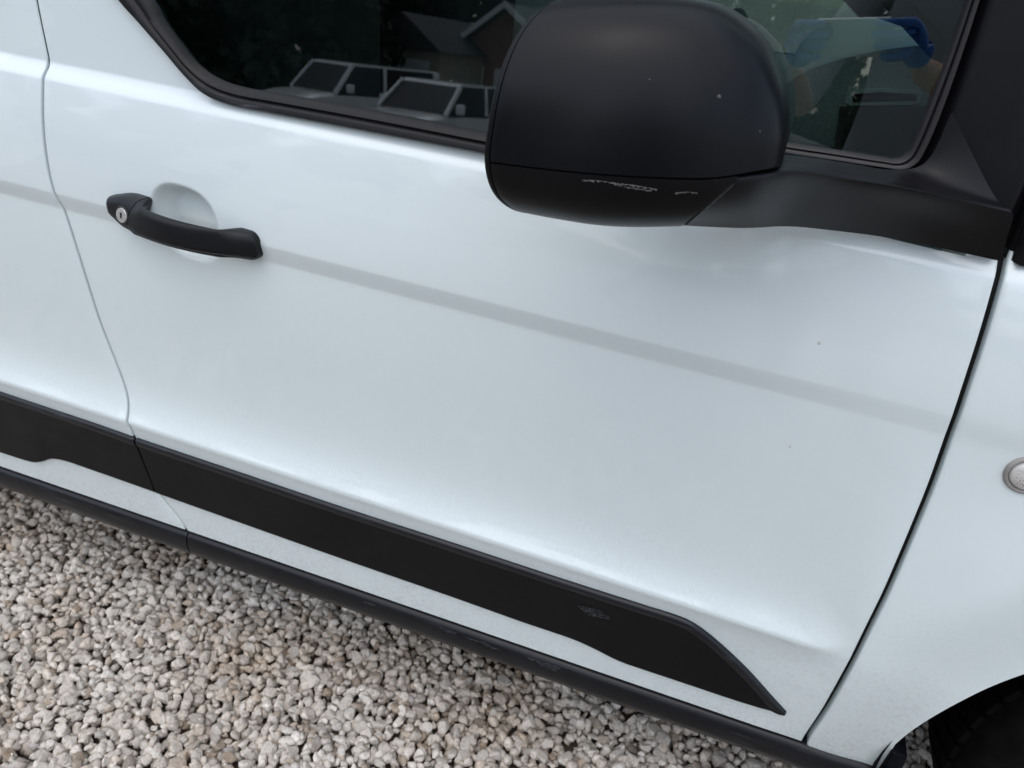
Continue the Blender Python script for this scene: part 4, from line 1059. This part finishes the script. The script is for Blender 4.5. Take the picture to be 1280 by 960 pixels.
# ------------------------------------------------------------------ the photographer holding a phone, mirrored in the window
FW = Vector(fw); RT = Vector(rt); UPV = -Vector(dn); CV = Vector(CAM)
def cf(r_, u, b): return CV + RT * r_ + UPV * u - FW * b          # camera-side frame: right, up, back
phc = cf(.050, -.006, .075)
M_phone = simple('phone_back', (.42, .43, .44), .3, nz=.05, coat=.5)
def framed_box(name, c, hr, hu, hb, mat, parent=None, bev=.008):
    b = bmesh.new(); bmesh.ops.create_cube(b, size=2)
    for v_ in b.verts: v_.co = Vector((v_.co.x * hr, v_.co.y * hu, v_.co.z * hb))
    bmesh.ops.bevel(b, geom=[e_ for e_ in b.edges if abs((e_.verts[0].co - e_.verts[1].co).normalized().z) > .9], offset=bev, segments=5, affect='EDGES')
    for v_ in b.verts: v_.co = c + RT * v_.co.x + UPV * v_.co.y - FW * v_.co.z
    me = bpy.data.meshes.new(name); b.to_mesh(me); b.free(); me.materials.append(mat); o = bpy.data.objects.new(name, me); col.objects.link(o)
    if parent: o.parent = parent
    return o
phone = empty('smartphone'); tag(phone, 'grey smartphone held level between two blue gloves', 'phone')
framed_box('phone_case', phc, .074, .036, .004, M_phone, phone)
framed_box('camera_bump', phc + RT * -.052 + UPV * .014 + FW * .0055, .016, .016, .0015, M_dashd, phone, .005)
framed_box('screen', phc - FW * .0045, .070, .033, .0004, simple('phone_screen', (.02, .02, .022), .1), phone, .006)

def skin(name, joints, edges, mat, parent=None, sub=2):
    me = bpy.data.meshes.new(name); me.from_pydata([tuple(j[0]) for j in joints], edges, []); o = bpy.data.objects.new(name, me); col.objects.link(o)
    m_ = o.modifiers.new('skin', 'SKIN'); m_.use_smooth_shade = True
    if not me.skin_vertices:
        b = bmesh.new(); b.from_mesh(me); b.verts.layers.skin.verify(); b.to_mesh(me); b.free()
    for k, (_, r_) in enumerate(joints):
        me.skin_vertices[0].data[k].radius = (r_, r_) if not isinstance(r_, tuple) else r_; me.skin_vertices[0].data[k].use_root = (k == 0)
    s_ = o.modifiers.new('sub', 'SUBSURF'); s_.levels = sub; s_.render_levels = sub
    me.materials.append(mat)
    if parent: o.parent = parent
    return o
M_skin = simple('skin', (.52, .33, .24), .6, nz=.08); M_glove = simple('blue_nitrile', (.015, .12, .45), .38, nz=.15, scale=60, bmp=.2)
M_shirt = simple('grey_tshirt', (.10, .105, .11), .9, nz=.15, scale=120); M_trou = simple('dark_trousers', (.03, .032, .04), .9, nz=.2); M_hair = simple('brown_hair', (.06, .04, .025), .7, nz=.3, scale=200); M_shoe = simple('dark_boot', (.02, .018, .016), .6, nz=.3)
person = empty('person', (.29, -1.56, 0)); tag(person, 'person in grey t-shirt and blue gloves photographing the van', 'person')
face_dir = Vector((FW.x, FW.y, 0)).normalized(); side = Vector((face_dir.y, -face_dir.x, 0))      # person's right
bc = Vector((.29, -1.56, 0))
def pp(s_, f_, z): return bc + side * s_ + face_dir * f_ + Vector((0, 0, z))
wr = {+1: cf(.165, -.075, .10), -1: cf(-.085, -.080, .10)}
J = [(pp(0, -.02, .95), (.15, .11)), (pp(0, -.02, 1.12), (.135, .10)), (pp(0, -.03, 1.32), (.165, .115)), (pp(0, -.02, 1.44), (.12, .08)), (pp(0, .0, 1.52), (.055, .055)), (pp(0, .02, 1.58), (.05, .05))]
E_ = [(0, 1), (1, 2), (2, 3), (3, 4), (4, 5)]
for s_ in (1, -1):
    k = len(J); el = pp(s_ * .27, .10, 1.10)
    J += [(pp(s_ * .17, -.02, 1.42), .062), (pp(s_ * .23, .02, 1.28), .052), (el, .042), (el.lerp(wr[s_], .5), .036), (wr[s_], .026)]
    E_ += [(3, k), (k, k + 1), (k + 1, k + 2), (k + 2, k + 3), (k + 3, k + 4)]
    k = len(J); J += [(pp(s_ * .10, -.02, .86), .092), (pp(s_ * .12, .02, .48), .062), (pp(s_ * .13, -.02, .10), .042), (pp(s_ * .13, .03, .045), .045), (pp(s_ * .14, .17, .035), .036)]
    E_ += [(0, k), (k, k + 1), (k + 1, k + 2), (k + 2, k + 3), (k + 3, k + 4)]
M_body, n_, l_, b_ = new_mat('clothed_body')
tc = n_.new('ShaderNodeTexCoord'); sp_ = n_.new('ShaderNodeSeparateXYZ'); l_.new(tc.outputs['Object'], sp_.inputs[0])
def step_at(src, v_, gt=True):
    q_ = n_.new('ShaderNodeMath'); q_.operation = 'GREATER_THAN' if gt else 'LESS_THAN'; q_.inputs[1].default_value = v_; l_.new(src, q_.inputs[0]); return q_.outputs[0]
c_ = mixc(n_, l_, step_at(sp_.outputs[2], .93), (.06, .07, .10), (.30, .31, .32))
c_ = mixc(n_, l_, step_at(sp_.outputs[2], 1.485), c_, (.52, .33, .24))
c_ = mixc(n_, l_, step_at(sp_.outputs[2], .09, False), c_, (.02, .018, .016))
# bare forearms reach ahead of the shirt
dt = n_.new('ShaderNodeVectorMath'); dt.operation = 'DOT_PRODUCT'; dt.inputs[1].default_value = tuple(face_dir); l_.new(tc.outputs['Object'], dt.inputs[0])
ahead = step_at(dt.outputs['Value'], bc.dot(face_dir) + .135); up_ = step_at(sp_.outputs[2], .95); mu = n_.new('ShaderNodeMath'); mu.operation = 'MULTIPLY'; l_.new(ahead, mu.inputs[0]); l_.new(up_, mu.inputs[1])
c_ = mixc(n_, l_, mu.outputs[0], c_, (.52, .33, .24)); l_.new(c_, b_.inputs['Base Color']); b_.inputs['Roughness'].default_value = .8
vp(skin('body', J, E_, M_body, None), person)
# head with face, looking down at the phone
hc = pp(0, .055, 1.665); look = (phc - hc).normalized(); hup = (Vector((0, 0, 1)) - look * look.z).normalized(); hs_ = look.cross(hup)
b = bmesh.new(); bmesh.ops.create_uvsphere(b, u_segments=48, v_segments=36, radius=1)
for v_ in b.verts:
    x, y, z = v_.co
    w_ = .074 * (1 - .22 * max(0, -z) ** 1.5); d_ = .094; h = .115
    p = Vector((x * w_, y * d_, z * h))
    if y > 0:
        p.y += .022 * math.exp(-((x / .16) ** 2 + ((z + .12) / .20) ** 2)) + .008 * math.exp(-((x / .30) ** 2 + ((z + .48) / .09) ** 2)) + .007 * math.exp(-((x / .4) ** 2 + ((z - .22) / .1) ** 2)) + .010 * math.exp(-((x / .3) ** 2 + ((z + .85) / .2) ** 2))
        for s_ in (-1, 1): p.y -= .012 * math.exp(-(((x - s_ * .40) / .17) ** 2 + ((z - .05) / .11) ** 2))
    for s_ in (-1, 1): p.x += s_ * .018 * math.exp(-(((x - s_ * 1.) / .25) ** 2 + ((y + .05) / .2) ** 2 + ((z + .05) / .24) ** 2))
    v_.co = hc + hs_ * p.x + look * p.y + hup * p.z
me = bpy.data.meshes.new('head'); b.to_mesh(me); b.free(); me.polygons.foreach_set('use_smooth', [True] * len(me.polygons)); me.materials.append(M_skin)
hd = bpy.data.objects.new('head', me); col.objects.link(hd); vp(hd, person)
b = bmesh.new(); bmesh.ops.create_uvsphere(b, u_segments=36, v_segments=24, radius=1)
for v_ in list(b.verts):
    x, y, z = v_.co; v_.co = hc + hs_ * x * .080 + look * (y * .098 - .012) + hup * (z * .120 + .010) if True else v_.co
    if z < -.25 or (y > .45 and z < .50): v_.tag = True
bmesh.ops.delete(b, geom=[v_ for v_ in b.verts if v_.tag], context='VERTS')
me = bpy.data.meshes.new('hair'); b.to_mesh(me); b.free(); me.polygons.foreach_set('use_smooth', [True] * len(me.polygons)); me.materials.append(M_hair)
ho = bpy.data.objects.new('hair', me); col.objects.link(ho); vp(ho, hd)
def eye(s_):
    b = bmesh.new(); bmesh.ops.create_icosphere(b, subdivisions=2, radius=.012)
    for v_ in b.verts: v_.co += hc + hs_ * (s_ * .030) + look * .078 + hup * .006
    me = bpy.data.meshes.new('eye'); b.to_mesh(me); b.free(); me.materials.append(simple('eye_white', (.3, .27, .25), .3)); o = bpy.data.objects.new('eye', me); col.objects.link(o); vp(o, hd)
eye(1); eye(-1)
# gloved hands: fingers lie across the back of the phone, thumbs on the screen
for s_ in (1, -1):
    ex = .050 + s_ * .074                          # end of the phone along the camera's right
    c2 = lambda r_, u, b_: cf(ex + s_ * r_, -.006 + u, .075 + b_)
    JJ = [(c2(.036, -.070, .026), (.024, .020)), (c2(.036, -.040, .020), (.034, .018)), (c2(.034, -.008, .012), (.036, .015))]; EE = [(0, 1), (1, 2)]
    for k, (u, ln_) in enumerate(((.031, .050), (.011, .056), (-.009, .052), (-.029, .042))):
        i0 = len(JJ); JJ += [(c2(.034, u * .8, .006), .0105), (c2(.022, u, -.013), .0098), (c2(.022 - ln_ * .62, u * 1.05, -.0175), .0092), (c2(.022 - ln_, u * 1.0, -.0125), .0078)]
        EE += [(2, i0), (i0, i0 + 1), (i0 + 1, i0 + 2), (i0 + 2, i0 + 3)]
    i0 = len(JJ); JJ += [(c2(.026, -.030, .028), .013), (c2(.010, -.016, .026), .0112), (c2(-.012, -.004, .0165), .0095)]; EE += [(1, i0), (i0, i0 + 1), (i0 + 1, i0 + 2)]
    vp(skin('gloved_hand', JJ, EE, M_glove), person)
